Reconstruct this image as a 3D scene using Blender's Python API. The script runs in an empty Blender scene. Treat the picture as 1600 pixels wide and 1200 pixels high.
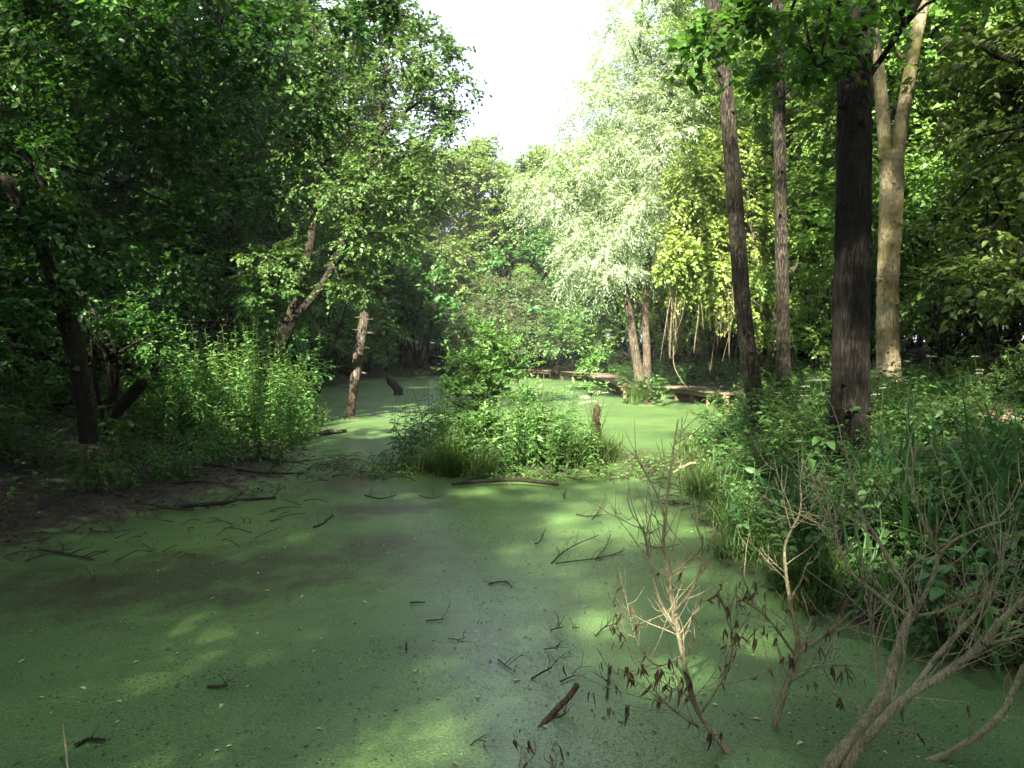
import bpy, math, random
import numpy as np
from mathutils import Vector

sc = bpy.context.scene
COL = sc.collection
R = math.radians

# ------------------------------------------------------------------ camera
CAM = np.array([0.0, 0.0, 2.0]); FPX = 1232.0; HORIZON = 535.0
PITCH = math.atan((600 - HORIZON) / FPX)
cam_d = bpy.data.cameras.new('camera'); cam = bpy.data.objects.new('camera', cam_d); COL.objects.link(cam)
cam.location = CAM; cam.rotation_euler = (math.pi / 2 - PITCH, 0, 0)
cam_d.sensor_width = 36; cam_d.lens = FPX / 1600 * 36; cam_d.clip_start = 0.05; cam_d.clip_end = 2000
sc.camera = cam

# ------------------------------------------------------------------ sky and sun
SUN_EL, SUN_AZ = 38.0, 17.0            # sun stands behind the viewer, a little to the left
w = bpy.data.worlds.new('World'); sc.world = w; w.use_nodes = True
nt = w.node_tree; nt.nodes.clear()
wo = nt.nodes.new('ShaderNodeOutputWorld'); bg = nt.nodes.new('ShaderNodeBackground'); sky = nt.nodes.new('ShaderNodeTexSky')
sky.sky_type = 'NISHITA'; sky.sun_disc = False
sky.sun_elevation = R(SUN_EL); sky.sun_rotation = R(180 + SUN_AZ)
sky.air_density = 1.0; sky.dust_density = 7.0; sky.ozone_density = 0.7
bg.inputs['Strength'].default_value = 0.10
veil = nt.nodes.new('ShaderNodeMix'); veil.data_type = 'RGBA'; veil.inputs[7].default_value = (2.1, 2.35, 2.7, 1)
wtc = nt.nodes.new('ShaderNodeTexCoord'); wno = nt.nodes.new('ShaderNodeTexNoise'); wno.inputs['Scale'].default_value = 2.2; wno.inputs['Detail'].default_value = 6
wmr = nt.nodes.new('ShaderNodeMapRange'); wmr.inputs[1].default_value = .25; wmr.inputs[2].default_value = .6; wmr.inputs[3].default_value = .6; wmr.inputs[4].default_value = 1.0   # pale veil added so the whole sky renders white
nt.links.new(wtc.outputs['Generated'], wno.inputs['Vector']); nt.links.new(wno.outputs['Fac'], wmr.inputs[0]); nt.links.new(wmr.outputs[0], veil.inputs[0])
nt.links.new(sky.outputs[0], veil.inputs[6]); nt.links.new(veil.outputs[2], bg.inputs[0]); nt.links.new(bg.outputs[0], wo.inputs[0])
sd = bpy.data.lights.new('sun', 'SUN'); sd.energy = 5.0; sd.angle = R(0.9); sd.color = (1.0, 0.93, 0.76)
so = bpy.data.objects.new('sun', sd); COL.objects.link(so)
sdir = Vector((-math.sin(R(SUN_AZ)) * math.cos(R(SUN_EL)), -math.cos(R(SUN_AZ)) * math.cos(R(SUN_EL)), math.sin(R(SUN_EL))))
so.rotation_euler = sdir.to_track_quat('Z', 'Y').to_euler(); so.location = sdir * 60
sc.view_settings.view_transform = 'Standard'; sc.view_settings.look = 'None'
sc.view_settings.exposure = 3.05; sc.view_settings.gamma = 1.0; sc.view_settings.use_curve_mapping = False
cy = sc.cycles
cy.max_bounces = 8; cy.diffuse_bounces = 4; cy.glossy_bounces = 3; cy.transmission_bounces = 5; cy.transparent_max_bounces = 8
cy.caustics_reflective = False; cy.caustics_refractive = False; cy.use_denoising = True
cy.sample_clamp_indirect = 6.0

# ------------------------------------------------------------------ helpers
cp, sp = math.cos(PITCH), math.sin(PITCH)
def ray(px, py):
    rx = (px - 800) / FPX; ry = (600 - py) / FPX
    return np.array([rx, cp + ry * sp, -sp + ry * cp])
def P(px, py, d):
    r = ray(px, py); return CAM + r * (d / r[1])
def G(px, py, z=0.0):
    r = ray(px, py); return CAM + r * ((z - CAM[2]) / r[2])

def unit(a):
    return a / np.maximum(np.linalg.norm(a, axis=-1, keepdims=True), 1e-9)

class MB:
    def __init__(s): s.v = []; s.q = []; s.t = []; s.tint = []; s.n = 0
    def add(s, v, q=None, t=None, tint=0.5):
        v = np.asarray(v, dtype=np.float64).reshape(-1, 3); s.v.append(v)
        if q is not None and len(q): s.q.append(np.asarray(q, dtype=np.int64).reshape(-1, 4) + s.n)
        if t is not None and len(t): s.t.append(np.asarray(t, dtype=np.int64).reshape(-1, 3) + s.n)
        s.tint.append(np.broadcast_to(np.asarray(tint, dtype=np.float64), (len(v),))); s.n += len(v)
    def mesh(s, name, mat, smooth=False):
        me = bpy.data.meshes.new(name)
        v = np.concatenate(s.v) if s.v else np.zeros((0, 3))
        q = np.concatenate(s.q) if s.q else np.zeros((0, 4), int)
        t = np.concatenate(s.t) if s.t else np.zeros((0, 3), int)
        me.vertices.add(len(v)); me.vertices.foreach_set('co', v.astype(np.float32).ravel())
        nl = len(q) * 4 + len(t) * 3
        me.loops.add(nl); me.loops.foreach_set('vertex_index', np.concatenate([q.ravel(), t.ravel()]).astype(np.int32))
        me.polygons.add(len(q) + len(t))
        st = np.concatenate([np.arange(len(q)) * 4, len(q) * 4 + np.arange(len(t)) * 3]).astype(np.int32)
        me.polygons.foreach_set('loop_start', st)
        if smooth: me.polygons.foreach_set('use_smooth', np.ones(len(q) + len(t), dtype=bool))
        me.update(calc_edges=True)
        at = me.attributes.new('tint', 'FLOAT', 'POINT')
        at.data.foreach_set('value', np.concatenate(s.tint).astype(np.float32) if s.tint else np.zeros(0, np.float32))
        me.materials.append(mat)
        return me
    def build(s, name, mat, parent=None, smooth=False):
        return link(name, s.mesh(name, mat, smooth), parent)

def link(name, me, parent=None):
    o = bpy.data.objects.new(name, me); COL.objects.link(o)
    if parent is not None: o.parent = parent
    return o
def tag(o, label, cat, group=None, kind=None):
    o['label'] = label
    if cat: o['category'] = cat
    if group: o['group'] = group
    if kind: o['kind'] = kind
    return o
def thing(name, label, cat, loc=(0, 0, 0), group=None):
    o = link(name, None); o.location = tuple(float(a) for a in loc); return tag(o, label, cat, group)
def copy_thing(root, loc, rz=0, s=1.0, label=None, group=None, tilt=0.0):
    r = root.copy(); COL.objects.link(r); r.location = tuple(float(a) for a in loc)
    r.rotation_euler = (tilt, 0, rz); r.scale = (s, s, s) if np.isscalar(s) else s
    if label: r['label'] = label
    if group: r['group'] = group
    for ch in list(root.children):
        c = ch.copy(); COL.objects.link(c); c.parent = r
        for g in list(ch.children):
            d = g.copy(); COL.objects.link(d); d.parent = c
    return r

def spline(pts, n):
    p = np.asarray(pts, float)
    if len(p) < 3:
        t = np.linspace(0, 1, n)[:, None]; return p[0] * (1 - t) + p[-1] * t
    q = np.vstack([2 * p[0] - p[1], p, 2 * p[-1] - p[-2]])
    ts = np.linspace(0, len(p) - 1 - 1e-6, n); i = ts.astype(int); f = (ts - i)[:, None]
    a, b, c, d = q[i], q[i + 1], q[i + 2], q[i + 3]
    return 0.5 * (2 * b + (c - a) * f + (2 * a - 5 * b + 4 * c - d) * f * f + (3 * b - a - 3 * c + d) * f ** 3)

def tube(mb, pts, rad, sides=6, rng=None, rough=0.0, tint=0.5, cap=True, ridge=0.0):
    p = np.asarray(pts, float); m = len(p)
    r = np.interp(np.linspace(0, 1, m), np.linspace(0, 1, len(rad)), rad)
    tg = unit(np.gradient(p, axis=0))
    ref = np.array([1.0, 0, 0]) if abs(tg[:, 0]).mean() < 0.8 else np.array([0, 1.0, 0])
    u = unit(np.cross(tg, ref)); v = np.cross(tg, u)
    a = np.arange(sides) * 2 * math.pi / sides
    rr = np.repeat(r[:, None], sides, 1)
    if rng is not None and rough > 0:
        rr = rr * (1 + rough * rng.normal(0, 1, (m, sides)) + rough * 0.8 * rng.normal(0, 1, (m, 1)))
    if ridge > 0:
        nz = rng.normal(0, 1, (m + 12, sides)); nz = np.apply_along_axis(lambda c: np.convolve(c, np.ones(9) / 9, 'same'), 0, nz)[6:-6] * 2.2
        rr = rr * (1 + ridge * nz + ridge * .5 * rng.normal(0, 1, (m, sides)))
    vs = p[:, None, :] + rr[..., None] * (np.cos(a)[None, :, None] * u[:, None, :] + np.sin(a)[None, :, None] * v[:, None, :])
    idx = np.arange(m * sides).reshape(m, sides); nx = np.roll(idx, -1, 1)
    q = np.stack([idx[:-1], nx[:-1], nx[1:], idx[1:]], -1).reshape(-1, 4)
    V = vs.reshape(-1, 3); t = None
    if cap:
        V = np.vstack([V, p[-1] + tg[-1] * r[-1] * 0.6]); k = len(V) - 1
        t = np.stack([idx[-1], nx[-1], np.full(sides, k)], -1)
    mb.add(V, q, t, tint)

# leaf templates: x along the leaf, y across, z up
def leaf_tpl(kind):
    if kind == 'far':
        v = [(0, 0, 0), (.42, .5, .10), (1, 0, -.12), (.42, -.5, .10)]; t = [(0, 2, 1), (0, 3, 2)]; return v, None, t
    if kind == 'near':
        v = [(0, 0, 0), (.28, .46, .10), (.66, .38, .04), (1, 0, -.16), (.66, -.38, .04), (.28, -.46, .10), (.5, 0, -.02)]
        return v, [(0, 6, 2, 1), (0, 5, 4, 6)], [(6, 3, 2), (6, 4, 3)]
    if kind == 'lance':
        v = [(0, 0, 0), (.25, .5, .06), (.6, .36, -.04), (1, 0, -.3), (.6, -.36, -.04), (.25, -.5, .06), (.45, 0, -.08)]
        return v, [(0, 6, 2, 1), (0, 5, 4, 6)], [(6, 3, 2), (6, 4, 3)]
def leaves(mb, pos, axis, nrm, ln, wd, kind='far', tint=None, rng=None):
    tv, tq, tt = leaf_tpl(kind); tv = np.array(tv, float); n = len(pos); k = len(tv)
    if n == 0: return
    axis = unit(axis); side = unit(np.cross(nrm, axis)); up = np.cross(axis, side)
    ln = np.broadcast_to(ln, (n,)); wd = np.broadcast_to(wd, (n,))
    V = (pos[:, None, :] + tv[None, :, 0, None] * (axis * ln[:, None])[:, None, :] + tv[None, :, 1, None] * (side * wd[:, None])[:, None, :]
         + tv[None, :, 2, None] * (up * ln[:, None])[:, None, :])
    off = (np.arange(n) * k)[:, None, None]
    q = (np.array(tq)[None] + off).reshape(-1, 4) if tq else None
    t = (np.array(tt)[None] + off).reshape(-1, 3) if tt else None
    ti = rng.random(n) if tint is None else np.broadcast_to(tint, (n,))
    mb.add(V.reshape(-1, 3), q, t, np.repeat(ti, k))

UP = np.array([0, 0, 1.0])
def ell(px, py, d, rx, ry, rd): return (P(px, py, d), np.array([rx * d / FPX, rd, ry * d / FPX]))

def crown_clusters(rng, ells, dens, inner=0.25):
    out = []; outd = []
    for c, r in ells:
        n = max(4, int(dens * (r[0] * r[2] + r[0] * r[1] + r[1] * r[2])))
        u = unit(rng.normal(0, 1, (n, 3))); k = np.where(rng.random(n) < inner, rng.uniform(0.2, .7, n), rng.uniform(.72, 1.05, n))
        out.append(c + u * r * k[:, None]); outd.append(unit(u / r))
    return np.concatenate(out), np.concatenate(outd)

def foliage(mb, rng, C, D, cr, twigs, per, ln, wd, kind='far', droop=0.25, flat=0.6, hang=0.0, tw=None, twr=0.004, spread=0.9):
    """leafy twigs fanning out of each clump centre C along outward direction D"""
    n = len(C); dirs = unit(D[:, None, :] * 0.8 + rng.normal(0, spread, (n, twigs, 3)) * np.array([1, 1, flat]) + np.array([0, 0, 0.1 - hang]))
    cs = cr * rng.uniform(.6, 1.3, (n, 1, 1))
    L = cs * rng.uniform(.7, 1.5, (n, twigs, 1))
    st = C[:, None, :] + rng.normal(0, .28, (n, twigs, 3)) * cs * np.array([1, 1, flat]) - D[:, None, :] * cs * .35
    t = (np.arange(per) + rng.random((n, twigs, per))) / per
    t = .12 + .88 * t
    pos = st[:, :, None, :] + dirs[:, :, None, :] * (L * t)[..., None]
    pos[..., 2] -= (droop + hang) * (L * t * t)
    sgn = np.where((np.arange(per) % 2) == 0, 1.0, -1.0)[None, None, :, None]
    sv = unit(np.cross(dirs, UP))[:, :, None, :]
    ax = dirs[:, :, None, :] * .7 + sgn * sv * .8 + rng.normal(0, .35, pos.shape) + np.array([0, 0, -.25 - hang])
    nr = np.array([0, 0, 1.0]) + rng.normal(0, .45, pos.shape) + D[:, None, None, :] * .35
    N = pos.shape[0] * twigs * per
    ti = np.clip(np.repeat(rng.normal(.5, .2, n), twigs * per) + rng.normal(0, .22, N), 0, 1)
    sc_ = rng.uniform(.5, 1.3, N)
    leaves(mb, pos.reshape(-1, 3), ax.reshape(-1, 3), nr.reshape(-1, 3), ln * sc_, wd * sc_, kind, ti, rng)
    if tw is not None:
        e = st + dirs * L; e[..., 2] -= (droop + hang) * L[..., 0]
        m_ = (st + e) / 2; m_[..., 2] += .25 * (droop + hang) * L[..., 0]
        A, M_, B = st.reshape(-1, 3), m_.reshape(-1, 3), e.reshape(-1, 3)
        s1 = unit(np.cross(unit(B - A), UP + rng.normal(0, .1, A.shape))); s2 = unit(np.cross(unit(B - A), s1))
        k = len(A); rows = []
        for p_, r_ in ((A, twr), (M_, twr * .8), (B, twr * .4)):
            for aa in (0, 2.094, 4.189): rows.append(p_ + r_ * (math.cos(aa) * s1 + math.sin(aa) * s2))
        V = np.stack(rows, 1); off = (np.arange(k) * 9)[:, None, None]
        qd = np.array([[i + 3 * j, (i + 1) % 3 + 3 * j, (i + 1) % 3 + 3 * j + 3, i + 3 * j + 3] for j in (0, 1) for i in range(3)])
        tw.add(V.reshape(-1, 3), (qd[None] + off).reshape(-1, 4))

def limbs(mb, rng, path, C, n, r0, r1, low=0.3, sides=5):
    """limbs that leave the trunk path and reach leaf clumps"""
    if len(C) == 0: return
    pick = rng.choice(len(C), min(n, len(C)), replace=False)
    for i in pick:
        c = C[i]; m = len(path); lo = int(low * (m - 1))
        cand = path[lo:]; dz = c[2] - cand[:, 2]
        hd = np.linalg.norm(cand[:, :2] - c[:2], axis=1)
        a = cand[np.argmin(np.abs(dz - hd * .5) + .2 * hd)]
        mid = (a + c) / 2 + rng.normal(0, .12, 3) * np.linalg.norm(c - a) + np.array([0, 0, .12 * np.linalg.norm(c - a)])
        Lr = np.linalg.norm(c - a)
        tube(mb, spline([a, mid, c], 8), [min(r0, .012 + .012 * Lr), r1], sides, rng, .04)

# ------------------------------------------------------------------ materials
def new_mat(name):
    m = bpy.data.materials.new(name); m.use_nodes = True; n = m.node_tree; n.nodes.clear(); return m, n
def N(n, t, **kw):
    x = n.nodes.new(t)
    for k, v in kw.items():
        if k in x.inputs: x.inputs[k].default_value = v
        else: setattr(x, k, v)
    return x
def ramp(n, stops, fac):
    r = n.nodes.new('ShaderNodeValToRGB'); e = r.color_ramp.elements
    while len(e) < len(stops): e.new(0.5)
    for el_, (p, c) in zip(e, stops): el_.position = p; el_.color = (*c, 1) if len(c) == 3 else c
    n.links.new(fac, r.inputs[0]); return r

def leaf_mat(name, lo, hi, trans=0.4, rough=0.45, spec=0.35, tmul=1.25):
    m, n = new_mat(name); L = n.links.new
    at = N(n, 'ShaderNodeAttribute', attribute_name='tint'); oi = N(n, 'ShaderNodeObjectInfo')
    rp = ramp(n, [(0.0, lo), (1.0, hi)], at.outputs['Fac'])
    hs = N(n, 'ShaderNodeHueSaturation'); mr = N(n, 'ShaderNodeMapRange'); mr.inputs[3].default_value = .82; mr.inputs[4].default_value = 1.2
    mh = N(n, 'ShaderNodeMapRange'); mh.inputs[3].default_value = .485; mh.inputs[4].default_value = .515
    L(oi.outputs['Random'], mr.inputs[0]); L(oi.outputs['Random'], mh.inputs[0]); L(mr.outputs[0], hs.inputs['Value']); L(mh.outputs[0], hs.inputs['Hue']); L(rp.outputs[0], hs.inputs['Color'])
    pb = N(n, 'ShaderNodeBsdfPrincipled', Roughness=rough); pb.inputs['Specular IOR Level'].default_value = spec
    tr = N(n, 'ShaderNodeBsdfTranslucent'); mx = N(n, 'ShaderNodeMixShader'); mx.inputs[0].default_value = trans
    tc = N(n, 'ShaderNodeMix', data_type='RGBA', blend_type='MULTIPLY'); tc.inputs[0].default_value = 1.0
    tc.inputs[7].default_value = (1.15 * tmul, 1.2 * tmul, .55 * tmul, 1)
    L(hs.outputs[0], pb.inputs['Base Color']); L(hs.outputs[0], tc.inputs[6]); L(tc.outputs[2], tr.inputs['Color'])
    L(pb.outputs[0], mx.inputs[1]); L(tr.outputs[0], mx.inputs[2])
    o = N(n, 'ShaderNodeOutputMaterial'); L(mx.outputs[0], o.inputs[0]); return m

def bark_mat(name, c1, c2, scale=6.0, stretch=0.18, bump=0.6, moss=None, moss_amt=0.5, rough=0.85, spots=None):
    m, n = new_mat(name); L = n.links.new
    tc = N(n, 'ShaderNodeTexCoord'); mp = N(n, 'ShaderNodeMapping'); mp.inputs['Scale'].default_value = (scale, scale, scale * stretch)
    L(tc.outputs['Object'], mp.inputs[0])
    n1 = N(n, 'ShaderNodeTexNoise', Scale=3.0, Detail=8.0, Roughness=.65); L(mp.outputs[0], n1.inputs['Vector'])
    fz = N(n, 'ShaderNodeTexNoise', Scale=9.0, Detail=6.0, Roughness=.6, Distortion=.4); mp2 = N(n, 'ShaderNodeMapping'); mp2.inputs['Scale'].default_value = (scale, scale, scale * stretch * .45); L(tc.outputs['Object'], mp2.inputs[0]); L(mp2.outputs[0], fz.inputs['Vector'])
    mp3 = N(n, 'ShaderNodeMapping'); mp3.inputs['Scale'].default_value = (.5, .5, 5.0); L(tc.outputs['Object'], mp3.inputs[0]); rg_ = N(n, 'ShaderNodeTexNoise', Scale=1.6, Detail=4.0); L(mp3.outputs[0], rg_.inputs['Vector'])
    rp = ramp(n, [(.34, c1), (.66, c2)], n1.outputs['Fac'])
    dk_ = ramp(n, [(.40, (.25, .25, .25)), (.52, (1.1, 1.1, 1.1))], fz.outputs['Fac']); rk_ = ramp(n, [(.36, (.45, .45, .45)), (.55, (1.15, 1.15, 1.15))], rg_.outputs['Fac'])
    ma = N(n, 'ShaderNodeMix', data_type='RGBA', blend_type='MULTIPLY'); ma.inputs[0].default_value = min(1.0, bump); L(rp.outputs[0], ma.inputs[6]); L(dk_.outputs[0], ma.inputs[7])
    mb_ = N(n, 'ShaderNodeMix', data_type='RGBA', blend_type='MULTIPLY'); mb_.inputs[0].default_value = min(.8, bump * .8); L(ma.outputs[2], mb_.inputs[6]); L(rk_.outputs[0], mb_.inputs[7]); col = mb_.outputs[2]
    n2 = N(n, 'ShaderNodeTexNoise', Scale=1.7, Detail=5.0); L(tc.outputs['Object'], n2.inputs['Vector'])
    if moss is not None:
        r2 = ramp(n, [(1 - moss_amt - .1, (0, 0, 0)), (1 - moss_amt + .12, (1, 1, 1))], n2.outputs['Fac'])
        mx = N(n, 'ShaderNodeMix', data_type='RGBA'); L(r2.outputs[0], mx.inputs[0]); L(col, mx.inputs[6]); mx.inputs[7].default_value = (*moss, 1); col = mx.outputs[2]
    if spots is not None:
        vo = N(n, 'ShaderNodeTexNoise', Scale=14.0, Detail=3.0); L(tc.outputs['Object'], vo.inputs['Vector'])
        r3 = ramp(n, [(.60, (0, 0, 0)), (.68, (1, 1, 1))], vo.outputs['Fac'])
        mx = N(n, 'ShaderNodeMix', data_type='RGBA'); L(r3.outputs[0], mx.inputs[0]); L(col, mx.inputs[6]); mx.inputs[7].default_value = (*spots, 1); col = mx.outputs[2]
    pb = N(n, 'ShaderNodeBsdfPrincipled', Roughness=rough); pb.inputs['Specular IOR Level'].default_value = .2
    L(col, pb.inputs['Base Color'])
    bp = N(n, 'ShaderNodeBump', Strength=bump, Distance=.05); hs_ = N(n, 'ShaderNodeMath', operation='ADD'); L(n1.outputs['Fac'], hs_.inputs[0]); L(dk_.outputs[0], hs_.inputs[1]); L(hs_.outputs[0], bp.inputs['Height']); L(bp.outputs[0], pb.inputs['Normal'])
    o = N(n, 'ShaderNodeOutputMaterial'); L(pb.outputs[0], o.inputs[0]); return m

M = {}
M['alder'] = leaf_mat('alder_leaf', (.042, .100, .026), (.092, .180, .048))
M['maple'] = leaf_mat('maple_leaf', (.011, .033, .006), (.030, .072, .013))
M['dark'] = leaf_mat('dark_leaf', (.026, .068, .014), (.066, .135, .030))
M['round'] = leaf_mat('round_leaf', (.090, .150, .045), (.165, .240, .080))
M['sallow'] = leaf_mat('sallow_leaf', (.080, .120, .055), (.140, .190, .090), rough=.55)
M['willow'] = leaf_mat('willow_leaf', (.265, .335, .245), (.41, .485, .375), trans=.45, rough=.5, tmul=1.0)
M['vine'] = leaf_mat('vine_leaf', (.11, .175, .032), (.205, .265, .065))
M['ash'] = leaf_mat('ash_leaf', (.075, .160, .030), (.145, .250, .055))
M['linden'] = leaf_mat('linden_leaf', (.035, .100, .014), (.065, .150, .024), trans=.5)
M['olive'] = leaf_mat('olive_leaf', (.062, .122, .024), (.135, .205, .050))
M['nettle'] = leaf_mat('nettle_leaf', (.055, .130, .030), (.100, .205, .055))
M['herb'] = leaf_mat('herb_leaf', (.042, .115, .030), (.090, .190, .055), rough=.4)
M['bright_herb'] = leaf_mat('bright_herb_leaf', (.060, .135, .030), (.115, .205, .055))
M['grass'] = leaf_mat('grass_blade', (.035, .080, .018), (.085, .140, .035), rough=.5)
M['iris'] = leaf_mat('iris_blade', (.030, .090, .030), (.050, .120, .040), rough=.5, spec=.25)
M['dead_leaf'] = leaf_mat('dead_leaf', (.035, .023, .013), (.10, .062, .032), trans=.2, tmul=.9, rough=.7)
M['litter'] = leaf_mat('litter_leaf', (.030, .020, .010), (.13, .09, .045), trans=.1, tmul=.9, rough=.8)
M['float'] = leaf_mat('floating_leaf', (.12, .10, .05), (.42, .40, .26), trans=.1, tmul=.9, rough=.6)
M['flower'] = leaf_mat('flower_white', (.55, .55, .45), (.78, .76, .66), trans=.3, tmul=.9, rough=.7)
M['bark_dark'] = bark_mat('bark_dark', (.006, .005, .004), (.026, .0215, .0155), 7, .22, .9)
M['bark_brown'] = bark_mat('bark_brown', (.015, .0125, .009), (.062, .053, .037), 6, .35, 1.0, (.045, .042, .018), .38)
M['bark_grey'] = bark_mat('bark_grey', (.045, .036, .026), (.13, .105, .075), 7, .25, .7, (.06, .08, .03), .35)
M['bark_pale'] = bark_mat('bark_pale', (.25, .20, .12), (.46, .385, .25), 5, .5, .5, (.095, .095, .022), .47, .75, (.10, .07, .04))
M['bark_left'] = bark_mat('bark_left', (.014, .012, .008), (.05, .042, .028), 7, .25, .8, (.05, .06, .025), .3)
M['snag'] = bark_mat('snag_wood', (.05, .042, .031), (.18, .155, .118), 9, .08, 1.0, None, 0, .8, (.07, .045, .028))
M['rotten'] = bark_mat('rotten_wood', (.028, .018, .011), (.085, .05, .028), 10, .15, .9, (.05, .07, .02), .35)
M['deadwood'] = bark_mat('dead_branch_bark', (.19, .17, .10), (.42, .375, .235), 22, .35, .6, (.17, .17, .085), .42, .75)
M['twig'] = bark_mat('twig_bark', (.165, .145, .09), (.35, .305, .195), 16, .4, .3)
M['wet'] = bark_mat('wet_wood', (.012, .010, .008), (.05, .04, .028), 12, .3, .5, None, 0, .5)
M['redstick'] = bark_mat('red_stick', (.05, .03, .018), (.12, .075, .045), 14, .3, .5, None, 0, .6)
M['vinewood'] = bark_mat('vine_stem', (.13, .105, .065), (.26, .215, .14), 16, .3, .3)
M['stem'] = bark_mat('green_stem', (.030, .048, .014), (.06, .085, .028), 16, .4, .2)
M['plank'] = bark_mat('weathered_plank', (.10, .076, .053), (.23, .18, .125), 9, 1.0, .5)
M['timber'] = bark_mat('timber', (.10, .075, .045), (.26, .20, .12), 9, .3, .5)

# ------------------------------------------------------------------ ground and pond
SHORE = np.array([(-11, -12), (-9, -5), (-7.2, 2), (-5.7, 5.5), (-4.6, 7.1), (-4.0, 8.4), (-3.1, 10.5), (-3.4, 12.5), (-3.8, 15), (-4.4, 19),
                  (-5.4, 22), (-6.5, 27), (-8, 33), (-7, 42), (-3, 47), (2, 47.5), (4.6, 44), (5.6, 36), (5.8, 30), (6.4, 24), (6.3, 21), (5.2, 18), (4.1, 16.2),
                  (3.2, 14), (2.7, 11.5), (2.25, 9), (2.05, 7), (2.3, 5.4), (3.0, 4.2), (4.2, 2.6), (6, 0), (7, -6), (7, -12)], float)
def shore_sd(x, y):
    p = np.stack([x, y], -1); A = SHORE; B = np.roll(SHORE, -1, 0); d = np.full(x.shape, 1e9); ins = np.zeros(x.shape, bool)
    for a, b in zip(A, B):
        e = b - a; w_ = p - a; t = np.clip((w_ @ e) / (e @ e), 0, 1); q = w_ - t[..., None] * e
        d = np.minimum(d, np.linalg.norm(q, axis=-1))
        c = ((a[1] > y) != (b[1] > y)) & (x < (b[0] - a[0]) * (y - a[1]) / (b[1] - a[1] + 1e-12) + a[0]); ins ^= c
    return np.where(ins, -d, d)
def bumps(x, y):
    return (.05 * np.sin(1.7 * x + .6 * y) + .04 * np.sin(2.9 * y - 1.1 * x + 1) + .025 * np.sin(5.1 * x + 2.3) * np.sin(4.3 * y)
            + .012 * np.sin(11.3 * x + 3 * y) + .012 * np.sin(9.7 * y - 5 * x))
def height(x, y):
    x = np.asarray(x, float); y = np.asarray(y, float)
    d = shore_sd(x, y)
    ss = lambda a: np.clip(a, 0, 1) ** 2 * (3 - 2 * np.clip(a, 0, 1))
    right = ss((x + 1.0) / 3.0)
    up_r = .55 * ss(d / 1.3) + .55 * ss((d - .6) / 5) + .9 * ss((d - 4) / 16)
    up_l = .13 * ss(d / 1.4) + .55 * ss((d - 1.0) / 3.5) + 1.2 * ss((d - 4) / 16)
    h_ = np.where(d > 0, right * up_r + (1 - right) * up_l, -.35 * ss(-d / 1.2)) + bumps(x, y) * np.clip(.25 + np.abs(d) * .4, 0, 1) * .7 + np.where(d > 0, .015, 0)
    band = np.exp(-(d / .9) ** 2); h_ = h_ + band * (.022 * np.sin(7.3 * x + 4.1 * y) * np.sin(6.1 * y - 3.3 * x + .7) + .018 * np.sin(13.1 * x - 5.7 * y + 1.3) * np.sin(11.9 * y + 7.7 * x) + .014 * np.sin(21 * x + 9 * y) * np.sin(19 * y - 13 * x + 2))
    isl = np.exp(-(((x - .25) / 1.85) ** 2 + ((y - 12.6) / 1.15) ** 2) ** 1.5)
    h_ = np.maximum(h_, -.30 + .46 * isl + .03 * bumps(x * 3, y * 3))
    spit = np.exp(-((np.abs(x - 2.4) / 1.3) ** 3 + (np.abs(y - 12.5) / 1.2) ** 3)); h_ = np.maximum(h_, -.3 + .37 * spit + bumps(x * 2, y * 2) * .4)
    w1 = np.exp(-(((x - 4.2) / .8) ** 2 + ((y - 25.6) / 1.0) ** 2)); h_ = np.maximum(h_, -.3 + .62 * w1)
    sn = np.exp(-(((x + 4.2) / .7) ** 2 + ((y - 20.6) / .6) ** 2)); h_ = np.maximum(h_, -.3 + .37 * sn + bumps(x * 3, y * 3) * .4)
    ch = np.exp(-((np.abs(x + 2.6) / 1.15) ** 3 + (np.abs(y - 12.7) / 1.5) ** 3)); h_ = np.maximum(h_, -.3 + .325 * ch + bumps(x * 3, y * 3) * .35)
    return h_
def axis_grid(lo, hi, fl, fh, step, nout):
    inn = np.arange(fl, fh + 1e-6, step); k = np.linspace(0, 1, nout + 1)[1:] ** 2
    return np.concatenate([(fl - k * (fl - lo))[::-1], inn, fh + k * (hi - fh)])
gx = axis_grid(-220, 220, -13, 14, .13, 26); gy = axis_grid(-140, 320, 2.5, 30, .13, 34)
X, Y = np.meshgrid(gx, gy); Z = height(X, Y)
gm = MB(); nx_, ny_ = len(gx), len(gy); idx = np.arange(nx_ * ny_).reshape(ny_, nx_)
gm.add(np.stack([X, Y, Z], -1).reshape(-1, 3), np.stack([idx[:-1, :-1], idx[:-1, 1:], idx[1:, 1:], idx[1:, :-1]], -1).reshape(-1, 4))

m, n = new_mat('woodland_soil'); L = n.links.new
tc = N(n, 'ShaderNodeTexCoord'); n1 = N(n, 'ShaderNodeTexNoise', Scale=2.2, Detail=9.0, Roughness=.7); L(tc.outputs['Object'], n1.inputs['Vector'])
n2 = N(n, 'ShaderNodeTexNoise', Scale=26.0, Detail=6.0, Roughness=.7); L(tc.outputs['Object'], n2.inputs['Vector'])
c1 = ramp(n, [(.32, (.010, .008, .005)), (.55, (.026, .020, .011)), (.75, (.055, .044, .024))], n1.outputs['Fac'])
c2 = ramp(n, [(.35, (.5, .5, .5)), (.7, (1.3, 1.25, 1.15))], n2.outputs['Fac'])
mx = N(n, 'ShaderNodeMix', data_type='RGBA', blend_type='MULTIPLY'); mx.inputs[0].default_value = 1; L(c1.outputs[0], mx.inputs[6]); L(c2.outputs[0], mx.inputs[7])
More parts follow.
